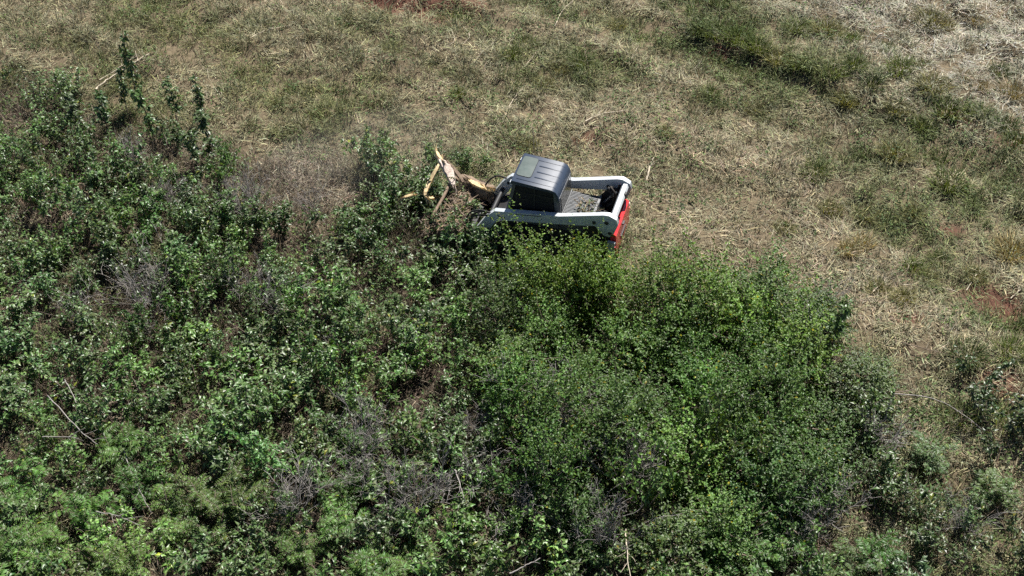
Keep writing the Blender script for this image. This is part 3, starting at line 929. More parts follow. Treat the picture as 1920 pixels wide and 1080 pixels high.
# --- the big dense mound of shrubs in front of the loader
taken = []
MOUNDS = [(1000, 592, .95, 1.30, 'fresh green shrub at the tip of the dense mound, below the loader\'s front'),
          (1085, 588, 1.0, 1.46, 'yellow green shrub in the dense mound directly below the loader\'s cab'),
          (1135, 586, .85, 1.14, 'yellow green shrub in the dense mound below the red tailgate'),
          (1102, 572, .75, 1.36, 'narrow tall shrub hiding the loader\'s rear track'),
          (1245, 606, 1.05, 1.22, 'bright yellow green shrub in the dense mound just past the red tailgate'),
          (1330, 620, 1.05, 1.2, 'rounded green shrub on the mound\'s upper edge facing the mown slope'),
          (1420, 660, 1.0, 1.15, 'green shrub on the mound\'s upper edge near thin bare stems'),
          (1490, 720, 1.0, 1.1, 'green shrub where the mound\'s upper edge bends down the slope')]
for px_, py_, sx, sz, lb in MOUNDS:
    plant('mounding_shrub', pick(MOUND), px_, py_, sx, sz, np.array([.112, .184, .030]), lb, 'shrub', 'shrubs of the dense green mound')
    taken.append((*gp(px_, py_)[:2], .55))
bx0, bx1 = min(p[0] for p in Z_MOUND), max(p[0] for p in Z_MOUND)
by0, by1 = min(p[1] for p in Z_MOUND), max(p[1] for p in Z_MOUND)
inner = 0
for _ in range(900):
    qx, qy = prng.uniform(bx0, bx1), prng.uniform(by0, by1)
    if not inside(np.array([qx]), np.array([qy]), Z_MOUND)[0]: continue
    if any((qx - a) ** 2 + (qy - b_) ** 2 < .84 ** 2 for a, b_, _r in taken): continue
    taken.append((qx, qy, .6))
    edge = float(soft_in(np.array([qx]), np.array([qy]), Z_MOUND, 1.2)[0])
    hh = (.60 + .68 * edge) * prng.uniform(.78, 1.2)
    if to_px((qx, qy, 0))[0] > 1480: hh *= .8
    t_ = sstep(16.5, 14.2, np.array(qy)).item()
    colr = G_MOUND * (1 - t_) + np.array([.078, .146, .030]) * t_
    mixed = t_ > .3 and prng.random() < .14
    if mixed: colr = G_LEAF * .95
    plant_at('mounding_shrub', pick(LEAFY if prng.random() < .5 else BIGLEAF) if mixed else pick(MOUND), (qx, qy, float(height(qx, qy))), prng.uniform(.85, 1.15) * (1.3 if mixed else 1), hh * (1.6 if mixed else 1), colr,
             'small leaved shrub in the dense mound\'s upper part' if qy > 15.2 else 'darker small leaved shrub in the mound\'s lower part',
             'shrub', 'shrubs of the dense green mound', jit=.18)
    inner += 1

for k_ in range(16):
    a_ = (k_ + prng.random()) / 16
    plant('thin_shrub', pick(LOOSE), 1560 + 120 * a_ + prng.uniform(-35, 45), 700 + 290 * a_, prng.uniform(.8, 1.2), prng.uniform(.7, 1.15), G_DULL * 1.05,
          'thin grey green shrub fringing the mound\'s right flank', 'shrub', 'thin shrubs beside the mound', jit=.2)
# --- single plants that stand out
for px_, py_, h_, w_, lb in ((262, 205, 2.25, 1.35, 'tallest thin leafy sapling standing alone above the upper thicket'),
                             (240, 215, 1.3, 1.2, 'short leafy sapling at the foot of the tallest one'),
                             (290, 262, 1.45, 1.7, 'bushy sapling just below the tallest sapling'),
                             (335, 245, 1.35, 1.4, 'slim sapling between the tallest sapling and the thicket\'s upper corner'),
                             (384, 232, 1.3, 1.3, 'upright sapling at the upper right corner of the thicket'),
                             (405, 300, 1.3, 1.9, 'leafy sapling leaning out at the thicket\'s right corner over the grass'),
                             (375, 330, 1.2, 1.8, 'dark leafy sapling beside the dry brown grass of the upper thicket'),
                             (210, 265, 1.3, 1.5, 'slim sapling left of the bushy one in the upper thicket'),
                             (160, 270, 1.5, 1.6, 'leafy sapling over the shaded hollow in the upper thicket'),
                             (1500, 640, 1.0, 1.6, 'dark leafy sapling on the mound\'s edge by the mown slope'),
                             (1556, 672, 1.5, 1.5, 'dark broad leaved sapling sticking out past the mound\'s right side')):
    plant('sapling', pick(SAPL), px_, py_, w_ * 1.1, h_ * 1.12, G_BLUE * .8, lb, 'sapling', 'young saplings')
    taken.append((*gp(px_, py_)[:2], .25))
for px_, py_, s_, k_, colr, lb in (
        (660, 585, .8, 'f', G_FEATH, 'bright fern leaved shrub in the middle of the thicket'),
        (795, 520, .7, 'f', G_FEATH * 1.1, 'bright fern leaved shrub below the loader\'s hoses'),
        (740, 590, .55, 'f', G_FEATH * .8, 'small fern leaved shrub right of the bright one in mid thicket'),
        (485, 375, .55, 'l', G_FEATH * .9, 'small lone light green shrub on the dry brush'),
        (230, 865, .95, 'f', G_FEATH * .85, 'fern leaved shrub under the long bare branch, lower left'),
        (268, 935, .9, 'f', G_FEATH * .85, 'fern leaved shrub beside the slanting pale pole, lower left'),
        (175, 985, .9, 'f', G_FEATH * .9, 'star shaped fern leaved shrub over the dark hollow, lower left'),
        (60, 950, .9, 'f', G_FEATH, 'fern leaved shrub by the frame\'s left edge near the bottom'),
        (440, 950, 1.35, 'n', G_FINE, 'big soft feathery light green bush in the lower left thicket'),
        (350, 990, 1.15, 'n', G_FINE, 'soft feathery bush just left below the biggest feathery bush'),
        (110, 1040, 1.2, 'n', G_FINE * 1.1, 'soft feathery bush in the bottom left corner'),
        (20, 1075, 1.1, 'f', G_FEATH, 'fern leaved shrub at the very bottom left corner'),
        (230, 1090, 1.0, 'n', G_FINE, 'soft feathery bush cut by the bottom edge, left'),
        (670, 930, .95, 'f', G_FEATH * .95, 'fern leaved shrub in the bottom middle of the thicket'),
        (640, 1010, .9, 'f', G_FEATH, 'fern leaved shrub lowest but one in the bottom middle'),
        (760, 1060, 1.0, 'n', G_FINE, 'soft feathery bush cut by the bottom edge, middle'),
        (690, 1090, .95, 'f', G_FEATH, 'fern leaved shrub on the bottom edge, middle'),
        (660, 850, .8, 'f', G_FEATH * .9, 'fern leaved shrub above the others in the bottom middle'),
        (570, 1040, .85, 'n', G_FINE * .9, 'soft feathery bush between grey twigs at the bottom'),
        (1330, 830, .95, 'n', G_FINE * .8, 'soft feathery tuft rising inside the dense mound'),
        (1345, 1050, .9, 'f', G_FEATH * .9, 'fern leaved shrub under the dense mound at the bottom'),
        (1440, 1060, .95, 'f', G_FEATH * .9, 'fern leaved shrub at the bottom right of the mound'),
        (1490, 1020, .7, 'f', G_FEATH * .9, 'low fern leaved shrub beside grey twigs at the lower right'),
        (1640, 1060, .85, 'f', G_FEATH * .85, 'fern leaved shrub in the bottom right thicket'),
        (1740, 880, .8, 'f', G_DULL, 'thin dull fern leaved shrub on the bare ground, lower right'),
        (1560, 1075, .8, 'n', G_FINE * .8, 'soft feathery bush near the bottom right twigs'),
        (1850, 930, .8, 'f', G_DULL * 1.1, 'dull fern leaved shrub near the frame\'s right edge')):
    pr_ = {'f': FEATH, 'n': FINE, 'l': LOOSE}[k_]
    plant({'f': 'fern_leaved_shrub', 'n': 'feathery_bush', 'l': 'leafy_shrub'}[k_], pick(pr_), px_, py_, s_ * 1.05, s_ * .95, colr, lb, 'shrub', 'fern leaved and feathery shrubs')
    taken.append((*gp(px_, py_)[:2], .32))
for px_, py_, s_, k_, lb in (
        (305, 565, 1.0, 1, 'fan of straight grey bare stems leaning left in mid thicket'),
        (345, 525, .9, 1, 'upper fan of straight grey bare stems leaning left in mid thicket'),
        (270, 640, .7, 0, 'low bare twig bush under the fans of grey stems'),
        (1010, 800, 1.25, 0, 'largest grey bare twig bush left of the dense mound'),
        (1075, 810, 1.1, 0, 'grey bare twig bush tucked into the dense mound\'s left flank'),
        (1040, 900, 1.1, 0, 'bare twig bush below the largest grey one'),
        (980, 985, 1.0, 0, 'bare twig bush at the bottom middle below the mound'),
        (1090, 1010, .9, 0, 'bare twig bush under the mound beside a pale upright stick'),
        (545, 985, 1.1, 0, 'grey brown tangle of bare twigs right of the big feathery bush'),
        (585, 920, .8, 0, 'small bare twig tangle above the grey brown one'),
        (1535, 985, 1.05, 0, 'grey bare twig bush right of the mound near the bottom'),
        (1490, 1030, .8, 0, 'low bare twig bush left of the lower right grey one'),
        (735, 990, .8, 0, 'thin bare twig bush among fern leaves, bottom middle'),
        (620, 660, .7, 0, 'thin bare twig bush in the middle of the thicket'),
        (455, 420, .9, 0, 'dark thin bare stems on the dry brush above the thicket'),
        (585, 410, .8, 0, 'bare twig bush at the foot of the dusty slope'),
        (250, 310, .8, 0, 'bare twigs over dry grass in the upper thicket'),
        (1545, 585, .8, 0, 'thin bare stems above the mound\'s upper edge'),
        (1630, 850, 1.0, 0, 'bare dark stems at the mound\'s right side'),
        (1790, 1000, .8, 0, 'bare twig bush in the lower right thicket'),
        (880, 830, .8, 0, 'bare twigs beside the dark hollow left of the mound')):
    me = BARELEAN[len(lb) % 2] if k_ else pick(BARE)
    o = link('bare_shrub', me)
    o.location = gp(px_, py_); o.scale = (s_, s_, s_)
    o.rotation_euler = (0, 0, prng.uniform(-.25, .25) if k_ else prng.uniform(0, 6.283))
    tag(o, lb, 'shrub', 'leafless grey shrubs')

for k_ in range(16):
    px_, py_ = ((prng.uniform(620, 1260), prng.uniform(800, 1070)) if k_ < 10 else (prng.uniform(60, 560), prng.uniform(380, 760)))
    o = link('bare_shrub', pick(BARE))
    sc_ = prng.uniform(.75, 1.1)
    o.location = gp(px_, py_); o.scale = (sc_, sc_, sc_ * prng.uniform(1.0, 1.35)); o.rotation_euler = (0, 0, prng.uniform(0, 6.283))
    tag(o, 'small grey twig bush tangled in the lower thicket' if k_ < 10 else 'small grey twig bush in the left thicket', 'shrub', 'leafless grey shrubs')

# --- the leafy thicket
ZONES = [(lambda x, y: x < 470 and y < 340, 'dark leafy shrub round the upper left saplings', 'shrubs of the upper left thicket'),
         (lambda x, y: x < 330 and y < 640, 'dark leafy shrub left of the grey stem fans', 'shrubs along the left side'),
         (lambda x, y: 640 <= x and y < 500, 'dark leafy shrub around the splintered tree', 'shrubs round the splintered tree'),
         (lambda x, y: x < 640 and y < 640, 'leafy shrub between grey stem fans and dry brush', 'shrubs of mid thicket'),
         (lambda x, y: x >= 640 and y < 720, 'leafy shrub between loader front and bright fern shrub', 'shrubs left of the dense mound'),
         (lambda x, y: x < 330 and y < 840, 'leafy shrub below the grey stem fans, lower left', 'shrubs of the lower left side'),
         (lambda x, y: x < 640 and y < 860, 'glossy leafy shrub above the big soft feathery bush', 'shrubs above the feathery bush'),
         (lambda x, y: 640 <= x < 1000 and y < 930, 'glossy leafy shrub round the dark hollow left of the mound', 'shrubs by the dark hollow'),
         (lambda x, y: x < 500, 'leafy shrub among the fern shrubs of the bottom left', 'shrubs of the bottom left'),
         (lambda x, y: x < 960, 'leafy shrub among fern leaves in the bottom middle', 'shrubs of the bottom middle'),
         (lambda x, y: x < 1580, 'glossy leafy shrub under the dense mound along the bottom', 'shrubs under the mound'),
         (lambda x, y: True, 'sparse grey green shrub on the lower right slope', 'shrubs of the lower right')]

bx0, bx1 = min(p[0] for p in Z_THICK), max(p[0] for p in Z_THICK)
by0, by1 = min(p[1] for p in Z_THICK), max(p[1] for p in Z_THICK)
HOLLOW = gp(785, 770)
def try_leafy(qx, qy, gap, thin):
    if any((qx - a) ** 2 + (qy - b_) ** 2 < (gap * .5 + rr * .75) ** 2 for a, b_, rr in taken): return False
    if keep_off_machine(np.array([qx]), np.array([qy]))[0]: return False
    if (qx - HOLLOW[0]) ** 2 / 1.0 + (qy - HOLLOW[1]) ** 2 / .5 < .65: return False
    z_ = float(height(qx, qy))
    u_, v_ = to_px((qx, qy, z_))
    if u_ < -60 or u_ > 1980 or v_ > 1180: return False
    w = float(fbm(np.array([qx]), np.array([qy]), 1.7, 101, 2)[0])
    sparse = w < .42 + thin
    if sparse and prng.random() < .8: return False
    if inside(np.array([qx]), np.array([qy]), Z_DRYBRUSH)[0] and prng.random() < .8: return False
    if 140 < u_ < 480 and v_ < 335 and prng.random() < .62: return False
    if v_ < 640 and u_ < 660 and prng.random() < .6: return False
    lab, grp = next((l, g) for f_, l, g in ZONES if f_(u_, v_))
    kind = prng.random()
    low = v_ > 700
    if low and kind < .4: pr_, colr = pick(BIGLEAF), G_LEAF * 1.15
    elif kind < .3: pr_, colr = pick(LOOSE), G_BLUE
    else: pr_, colr = pick(LEAFY), (G_BLUE if prng.random() < .55 else G_LEAF)
    if u_ > 1590 : colr = G_DULL
    hgt = prng.uniform(.7, 1.2) * (.8 + .5 * w)
    plant_at('leafy_shrub', pr_, (qx, qy, z_), prng.uniform(.8, 1.25), hgt, colr, lab, 'shrub', grp, tilt=prng.normal(0, .1), jit=.2)
    taken.append((qx, qy, gap * .5))
    return True
n_leafy = 0
for _ in range(9000):
    qx, qy = prng.uniform(bx0, bx1), prng.uniform(by0, by1)
    if inside(np.array([qx]), np.array([qy]), Z_THICK)[0] and n_leafy < 275:
        n_leafy += try_leafy(qx, qy, .60, 0)
lx0, lx1 = min(p[0] for p in Z_LOWR), max(p[0] for p in Z_LOWR)
ly0, ly1 = min(p[1] for p in Z_LOWR), max(p[1] for p in Z_LOWR)
n_low = 0
for _ in range(900):
    qx, qy = prng.uniform(lx0, lx1), prng.uniform(ly0, ly1)
    if inside(np.array([qx]), np.array([qy]), Z_LOWR)[0] and qy < 16.2 and n_low < 10:
        n_low += try_leafy(qx, qy, .8, .06)
print('shrubs: mound', inner, 'thicket', n_leafy, 'low right', n_low)
for px_, py_, s_, lb in ((925, 492, 1.15, 'leafy shrub right in front of the loader\'s near arm'), (893, 470, 1.0, 'leafy shrub under the loader\'s hydraulic hoses'),
                         (962, 512, 1.1, 'leafy shrub between the loader\'s track and the dense mound'), (905, 520, 1.0, 'leafy shrub a step below the loader\'s hoses')):
    plant('leafy_shrub', pick(LEAFY), px_, py_, s_, s_, G_BLUE, lb, 'shrub', 'shrubs at the loader\'s front')
# crown of the tree being felled, round the splintered trunk
for px_, py_, s_, lb in ((700, 330, 1.3, 'leafy top of the felled tree farthest from the loader'), (755, 325, 1.45, 'leafy bough of the felled tree above the bent yellow wood'),
                         (790, 385, 1.1, 'leafy bough of the felled tree inside the bent yellow wood'), (735, 385, 1.2, 'leafy bough of the felled tree left below the bent yellow wood'),
                         (838, 372, .7, 'small leafy bough under the pale split plank'), (812, 322, .75, 'small leafy bough behind the bent yellow wood'),
                         (806, 362, .8, 'leafy bough pressed against the bent yellow wood'), (862, 392, .75, 'leafy bough over the mulching head\'s edge'),
                         (825, 395, .8, 'leafy bough below the torn yellow chunk'), (880, 325, .85, 'leafy bough lying beyond the splintered trunk toward the cab')):
    plant('felled_bough', pick(LEAFY), px_, py_, s_ * .9, s_, G_BLUE, lb, 'bough', 'boughs of the felled tree')

# ------------------------------------------------------------------ grass tussocks on the mown slope
def make_tussock(seed, n, rad, Lr, wr=(.007, .012)):
    r = np.random.default_rng(seed)
    a = r.uniform(0, 6.283, n); q = rad * np.sqrt(r.random(n))
    base = np.stack([q * np.cos(a), q * np.sin(a), np.full(n, -.02)], -1)
    V, F = blade_arrays(base, a + r.normal(0, .5, n), r.uniform(.2, 1.05, n) * q / rad, r.uniform(*Lr, n), r.uniform(*wr, n), r.uniform(.15, .7, n), r)
    t = np.clip(r.normal(1, .3, (n, 1)), .4, 1.9) * np.ones((n, 3))
    dry = r.random(n) < .25
    t[dry] *= np.array([1.8, 1.65, 1.6])
    return np_mesh('tussock', V, F, np.repeat(t, 5, 0))
TUSS = [make_tussock(1900 + i, 300, .20, (.16, .36)) for i in range(5)]
for me in TUSS: me.materials.append(M['dry_blade'])
T_G, T_D, T_O, T_T, T_P, T_Y = (np.array(c) for c in ((.10, .135, .035), (.06, .085, .028), (.15, .15, .055), (.23, .19, .115), (.34, .32, .22), (.30, .25, .12)))
TUSSOCKS = [(1347, 66, 1.5, T_G, 'big'), (1310, 58, 1.1, T_D, ''), (1497, 55, 1.2, T_G, ''), (1553, 62, 1.3, T_O, ''), (1593, 76, .8, T_G, ''), (1660, 92, .7, T_G, ''), (1747, 44, 1.4, T_O, 'big'), (1773, 52, .8, T_T, ''),
            (1830, 36, .8, T_T, ''), (1807, 94, .9, T_T, ''), (1690, 134, 1.2, T_G, ''), (1730, 124, .8, T_O, ''), (1747, 164, 1.3, T_O, ''), (1873, 136, .9, T_D, ''), (1900, 178, 1.2, T_T, 'big'), (1837, 162, .8, T_T, ''),
            (1810, 145, .7, T_T, ''), (1637, 160, 1.1, T_D, ''), (1600, 124, 1.0, T_G, ''), (1567, 136, 1.1, T_G, ''), (1780, 212, 1.4, T_G, 'big'), (1833, 214, .9, T_G, ''), (1883, 240, 1.1, T_D, ''), (1907, 272, 1.1, T_G, ''),
            (1683, 206, .9, T_O, ''), (1620, 290, 1.0, T_D, ''), (1677, 290, 1.2, T_O, ''), (1730, 236, .9, T_G, ''), (1777, 350, 1.3, T_G, ''), (1527, 328, 1.1, T_G, ''), (1587, 192, 1.0, T_O, ''), (1413, 206, .8, T_O, ''),
            (1330, 178, .8, T_G, ''), (1420, 92, 1.2, T_G, ''), (1460, 112, 1.2, T_O, ''), (1500, 122, 1.1, T_G, ''), (1385, 76, 1.3, T_G, ''), (1623, 408, .9, T_O, ''), (1590, 472, .75, T_Y, ''), (1620, 458, .75, T_Y, ''),
            (1647, 548, .8, T_O, ''), (1693, 562, .8, T_O, ''), (1713, 505, .8, T_G, ''), (1760, 490, .8, T_G, ''), (1737, 524, .8, T_O, ''), (1897, 478, 1.4, T_Y, 'big'), (1713, 400, .8, T_O, ''), (1557, 396, .8, T_O, ''),
            (1470, 430, .7, T_O, ''), (1830, 520, .8, T_O, ''), (1803, 795, 1.2, T_G, ''), (1900, 805, 1.3, T_G, ''), (1813, 672, 1.2, T_D, ''), (1897, 665, 1.1, T_G, ''), (1155, 50, .9, T_O, ''), (985, 82, .9, T_G, ''),
            (960, 105, .9, T_G, ''), (1090, 120, 1.0, T_G, ''), (1050, 130, .8, T_O, ''), (860, 178, .7, T_G, ''), (990, 275, .8, T_O, ''), (1020, 160, .8, T_O, ''), (1245, 250, .7, T_O, '')]
tone_word = {id(T_G): 'green', id(T_D): 'dark green', id(T_O): 'olive', id(T_T): 'brown', id(T_P): 'pale straw', id(T_Y): 'golden'}
for px_, py_, s_, colr, note in TUSSOCKS:
    w = tone_word[id(colr)]
    if py_ > 600: place = 'on the lower right slope'
    elif py_ > 370: place = 'on the dry slope beside the mound'
    elif px_ < 1260: place = 'on the mown slope above the loader'
    elif px_ > 1700 and py_ < 170 or (px_ > 1640 and py_ < 100): place = 'in the upper right pale straw'
    elif py_ < 150: place = 'along the upper right green ridge'
    else: place = 'below the right hand green ridge'
    o = link('grass_tussock', pick(TUSS))
    o.location = gp(px_, py_); o.rotation_euler = (0, 0, prng.uniform(0, 6.283)); s_ *= 1.3; o.scale = (s_, s_, s_ * prng.uniform(.6, .85))
    k = colr * np.clip(prng.normal(1, .12), .7, 1.3)
    o.color = (*k, 1)
    tag(o, ('biggest ' if note else 'smaller ') + w + ' grass tussock ' + place, 'tussock', w + ' tussocks ' + place)

# ------------------------------------------------------------------ fallen sticks and stems
STICKS = [([(470, 72), (500, 58), (548, 45), (557, 33), (572, 25)], .016, 'pale_stick', .05, 'long pale crooked stick on the grass at the top left'),
          ([(180, 166), (215, 140), (280, 102)], .03, 'pale_stick', .12, 'thick pale stem lying behind the tallest sapling'),
          ([(188, 150), (222, 130), (262, 96)], .014, 'pale_stick', .12, 'thin pale stem lying beside the thick one behind the tallest sapling'),
          ([(941, 226), (957, 196), (985, 158)], .018, 'pale_stick', .06, 'straight pale stick on the grass above the cab'),
          ([(950, 180), (968, 186), (985, 190)], .012, 'pale_stick', .04, 'short pale stick crossing the straight one above the cab'),
          ([(1041, 48), (1054, 22), (1080, -4)], .016, 'pale_stick', .08, 'curved stick at the top edge above the loader'),
          ([(1211, 346), (1217, 320), (1226, 296)], .035, 'pale_stick', .06, 'stout bleached stick right of the loader\'s rear'),
          ([(1095, 84), (1104, 130), (1120, 160)], .010, 'dark_stick', .08, 'thin dark stem on the mown slope above the tailgate'),
          ([(846, 56), (852, 75), (835, 88)], .012, 'pale_stick', .06, 'hooked pale stick below the red earth at the top'),
          ([(868, 50), (881, 68), (868, 84)], .012, 'pale_stick', .06, 'bowed pale stick below the red earth at the top'),
          ([(983, 126), (1002, 102), (1006, 96)], .013, 'pale_stick', .05, 'short slanting stick right of the green tussocks above the cab'),
          ([(888, 118), (905, 98), (925, 80)], .011, 'pale_stick', .05, 'thin slanting stick in the grass under the red earth'),
          ([(1098, 228), (1130, 215), (1172, 208)], .02, 'pale_stick', .05, 'bundle-like pale stem on the grass above the tailgate'),
          ([(1183, 112), (1190, 100), (1194, 92)], .014, 'pale_stick', .05, 'short bleached stick high above the tailgate'),
          ([(330, 373), (383, 414), (407, 450)], .016, 'dead_twig', .3, 'long dead branch lying across the upper mid thicket'),
          ([(413, 423), (440, 455), (462, 490)], .016, 'dark_stick', .3, 'dark dead branch right of the long one in mid thicket'),
          ([(90, 743), (153, 810), (184, 834)], .015, 'dead_twig', .7, 'long bare branch slanting over the lower left thicket'),
          ([(122, 712), (140, 748), (158, 790)], .014, 'dead_twig', .65, 'forked bare branch beside the long slanting one, lower left'),
          ([(80, 820), (120, 820), (150, 824)], .012, 'dead_twig', .9, 'thin level branch with a yellow leaf, lower left'),
          ([(233, 847), (252, 900), (284, 962)], .014, 'dead_twig', .6, 'slanting pale pole in the lower left thicket'),
          ([(180, 960), (220, 968), (262, 985)], .014, 'dead_twig', .7, 'bare branch across the dark hollow, lower left'),
          ([(1173, 990), (1175, 1030), (1181, 1090)], .018, 'pale_stick', .8, 'pale upright stick below the dense mound at the bottom'),
          ([(853, 880), (862, 905), (872, 940)], .018, 'dead_twig', .8, 'short pale branch left of the bottom twig bush'),
          ([(955, 1075), (985, 1062), (1012, 1048)], .018, 'dead_twig', .8, 'bare branch lying near the bottom edge, middle'),
          ([(1670, 738), (1740, 745), (1788, 765), (1842, 805)], .016, 'dead_twig', .3, 'long thin arching branch on the lower right slope'),
          ([(1690, 640), (1740, 655), (1800, 672)], .014, 'dark_stick', .15, 'thin dark branch lying above the lower right hollow'),
          ([(1760, 370), (1800, 380), (1830, 395)], .013, 'dark_stick', .06, 'dark thin stick on the slope near the right edge'),
          ([(1636, 548), (1655, 530), (1662, 518)], .016, 'pale_stick', .05, 'short pale stick among the olive tussocks on the right'),
          ([(1480, 560), (1505, 525), (1525, 500)], .012, 'dark_stick', .35, 'thin dark stem rising over the mound\'s upper edge'),
          ([(1895, 560), (1910, 545), (1918, 535)], .016, 'pale_stick', .05, 'pale stick beside the dark red earth at the right'),
          ([(1812, 545), (1824, 525), (1832, 508)], .012, 'pale_stick', .05, 'thin pale stick above the dark red earth at the right'),
          ([(1795, 548), (1765, 540), (1745, 545)], .012, 'pale_stick', .05, 'level pale stick left of the dark red earth'),
          ([(1690, 535), (1715, 533), (1722, 534)], .014, 'pale_stick', .05, 'small white stick on the dry slope right of the mound')]
srng = np.random.default_rng(55)
for pts, rad, mt, up, lb in STICKS:
    Q = []
    for i, (a, b_) in enumerate(pts):
        g_ = gp(a, b_, up)
        Q.append(g_ + np.array([0, 0, up + srng.uniform(-.02, .03)]))
    Q = np.array(Q)
    n_ = 14
    path = smooth_path(Q, n_) + srng.normal(0, rad * .35, (n_, 3))
    root = path[0].copy()
    rad = rad * .8
    paths = [(path - root, np.linspace(rad, rad * .45, n_))]
    for j in range(3):                                              # broken side twigs
        p_, d_ = along(path - root, srng.uniform(.35, .9))
        tw = curve_from(p_, unit(d_) + sph(srng.uniform(0, 6.28), srng.uniform(-.1, .5)) * .8, srng.uniform(.12, .35), 4, srng, .15)
        paths.append((tw, np.linspace(rad * .4, rad * .2, 4)))
    o = link('fallen_stick', tubes_mesh('fallen_stick', paths, 6), M[mt])
    o.location = root
    tag(o, lb, 'stick', 'fallen sticks and branches')
# two cut stakes behind the cab
for (a, b_), h_, lb in (((1001, 287), .75, 'taller of two pale cut stakes just behind the cab'), ((1008, 290), .42, 'shorter of two pale cut stakes just behind the cab')):
    o = tube('cut_stake', np.array([(0, 0, -.05), (-.01, .01, h_ * .4), (-.03, .0, h_ * .8), (-.035, .01, h_)]), np.array([.016, .015, .013, .008]), M['pale_stick'], None, 6)
    o.location = gp(a, b_)
    tag(o, lb, 'stake', 'cut stakes')

# ------------------------------------------------------------------ the splintered tree in front of the loader
def plank(pts, w, th, seed, twist=0.0):
    """torn strip of wood: flat, ragged, thinning at the ends"""
    r = np.random.default_rng(seed)
    P = smooth_path(pts, 12); T = unit(np.gradient(P, axis=0))
    S = unit(np.cross(T, np.array([.12, -.12, .98]))); Nn = np.cross(S, T)
    ws = w * np.sin(np.linspace(.35, 2.75, 12)) * r.uniform(.94, 1.06, 12)
    bm = bmesh.new(); rings = []
    for i in range(12):
        sh = r.normal(0, w * .03)
        rings.append([bm.verts.new(P[i] + S[i] * (sx_ * ws[i] / 2 + sh) + Nn[i] * sz_ * th / 2) for sx_, sz_ in ((-1, -1), (1, -1), (.8, 1), (-.8, 1))])
    for a, b_ in zip(rings[:-1], rings[1:]):
        for k in range(4):
            bm.faces.new((a[k], a[(k + 1) % 4], b_[(k + 1) % 4], b_[k]))
    bm.faces.new(rings[0][::-1]); bm.faces.new(rings[-1])
    for e, dr_ in ((0, -1), (11, 1)):                                # ragged fibres at the torn ends and along the edge
        for k in range(4):
            c = P[e] + S[e] * ws[e] * r.uniform(-.45, .45)
            tip = c + T[e] * dr_ * r.uniform(.08, .26) + S[e] * r.normal(0, .04) + Nn[e] * r.normal(0, .05)
            b3 = [bm.verts.new(c + S[e] * q * .018 - T[e] * dr_ * .04 + Nn[e] * z3) for q, z3 in ((-1, 0), (1, 0), (0, .03))]
            tv = bm.verts.new(tip)
            for i in range(3): bm.faces.new((b3[i], b3[(i + 1) % 3], tv))
    for k in range(6):
        i = int(r.integers(2, 10)); sg = r.choice((-1, 1))
        c = P[i] + S[i] * sg * ws[i] * .42
        tip = c + T[i] * r.uniform(.08, .2) + S[i] * sg * r.uniform(.02, .07) + Nn[i] * r.uniform(-.02, .06)
        b3 = [bm.verts.new(c + T[i] * q * .03 + Nn[i] * z3) for q, z3 in ((-1, -.01), (1, -.01), (0, .025))]
        tv = bm.verts.new(tip)
        for j in range(3): bm.faces.new((b3[j], b3[(j + 1) % 3], tv))
    return bm_mesh(bm, 'split_wood', 0, smooth=False)

def g3(px, py, z):
    q = flat(px, py, z); return (q[0], q[1], z)
o = link('bent_wood', plank([g3(800, 372, .75), g3(797, 362, .85), g3(806, 340, .95), g3(818, 318, 1.1), g3(826, 303, 1.15)], .10, .05, 1), M['wood'])
tag(o, 'bent strip of torn yellow wood standing up among leaves', 'wood', 'pieces of the splintered tree')
o = link('bent_wood', plank([g3(800, 364, .7), g3(806, 371, .6), g3(816, 370, .55)], .10, .05, 2), M['wood'])
tag(o, 'short yellow splinter at the foot of the bent strip', 'wood', 'pieces of the splintered tree')
o = link('bent_wood', plank([g3(756, 371, .8), g3(768, 367, .85), g3(778, 365, .9)], .09, .04, 3), M['wood'])
tag(o, 'yellow splinter lying apart, farthest from the loader', 'wood', 'pieces of the splintered tree')
o = link('bent_wood', plank([g3(818, 282, 1.2), g3(823, 293, 1.2), g3(830, 302, 1.2)], .08, .04, 9), M['wood'])
tag(o, 'topmost yellow splinter above the bent strip', 'wood', 'pieces of the splintered tree')
o = link('split_plank', plank([g3(824, 299, 1.2), g3(836, 312, 1.12), g3(844, 326, 1.02), g3(850, 347, .9)], .24, .06, 4), M['wood_pale'])
tag(o, 'wide pinkish white split plank leaning down toward the loader', 'wood', 'pieces of the splintered tree')
o = link('torn_bark', plank([g3(838, 302, 1.15), g3(852, 318, 1.05), g3(864, 334, .95), g3(868, 342, .9)], .10, .05, 5), M['bark'])
tag(o, 'strip of brown bark along the far edge of the pale plank', 'bark', 'pieces of the splintered tree')
o = link('bent_wood', plank([g3(862, 346, .85), g3(860, 360, .7), g3(852, 372, .5), g3(846, 376, .4)], .18, .05, 6), M['wood'])
tag(o, 'yellow and white torn chunk under the pale plank', 'wood', 'pieces of the splintered tree')
# the stripped trunk at the mulcher
P = smooth_path([g3(858, 336, .62), g3(880, 345, .68), g3(905, 357, .72), g3(926, 366, .74)], 14)
tk = empty('felled_log', P[0]); tag(tk, 'brown felled trunk with torn yellow patches held at the loader\'s front', 'log')
jr = np.random.default_rng(8)
link('bark', tubes_mesh('bark', [(P - P[0] + jr.normal(0, .012, P.shape), np.linspace(.15, .19, 14) * jr.uniform(.88, 1.12, 14))], 16), M['bark'], tk)
up_ = np.array([-.05, -.08, .19])
link('torn_patch', plank([P[i] - P[0] + up_ * (1 + .1 * (i % 2)) for i in (5, 7, 9, 11)], .16, .04, 12), M['wood'], tk)
link('torn_patch', plank([P[i] - P[0] + up_ * 1.05 for i in (10, 11, 12, 13)], .1, .04, 13), M['wood'], tk)
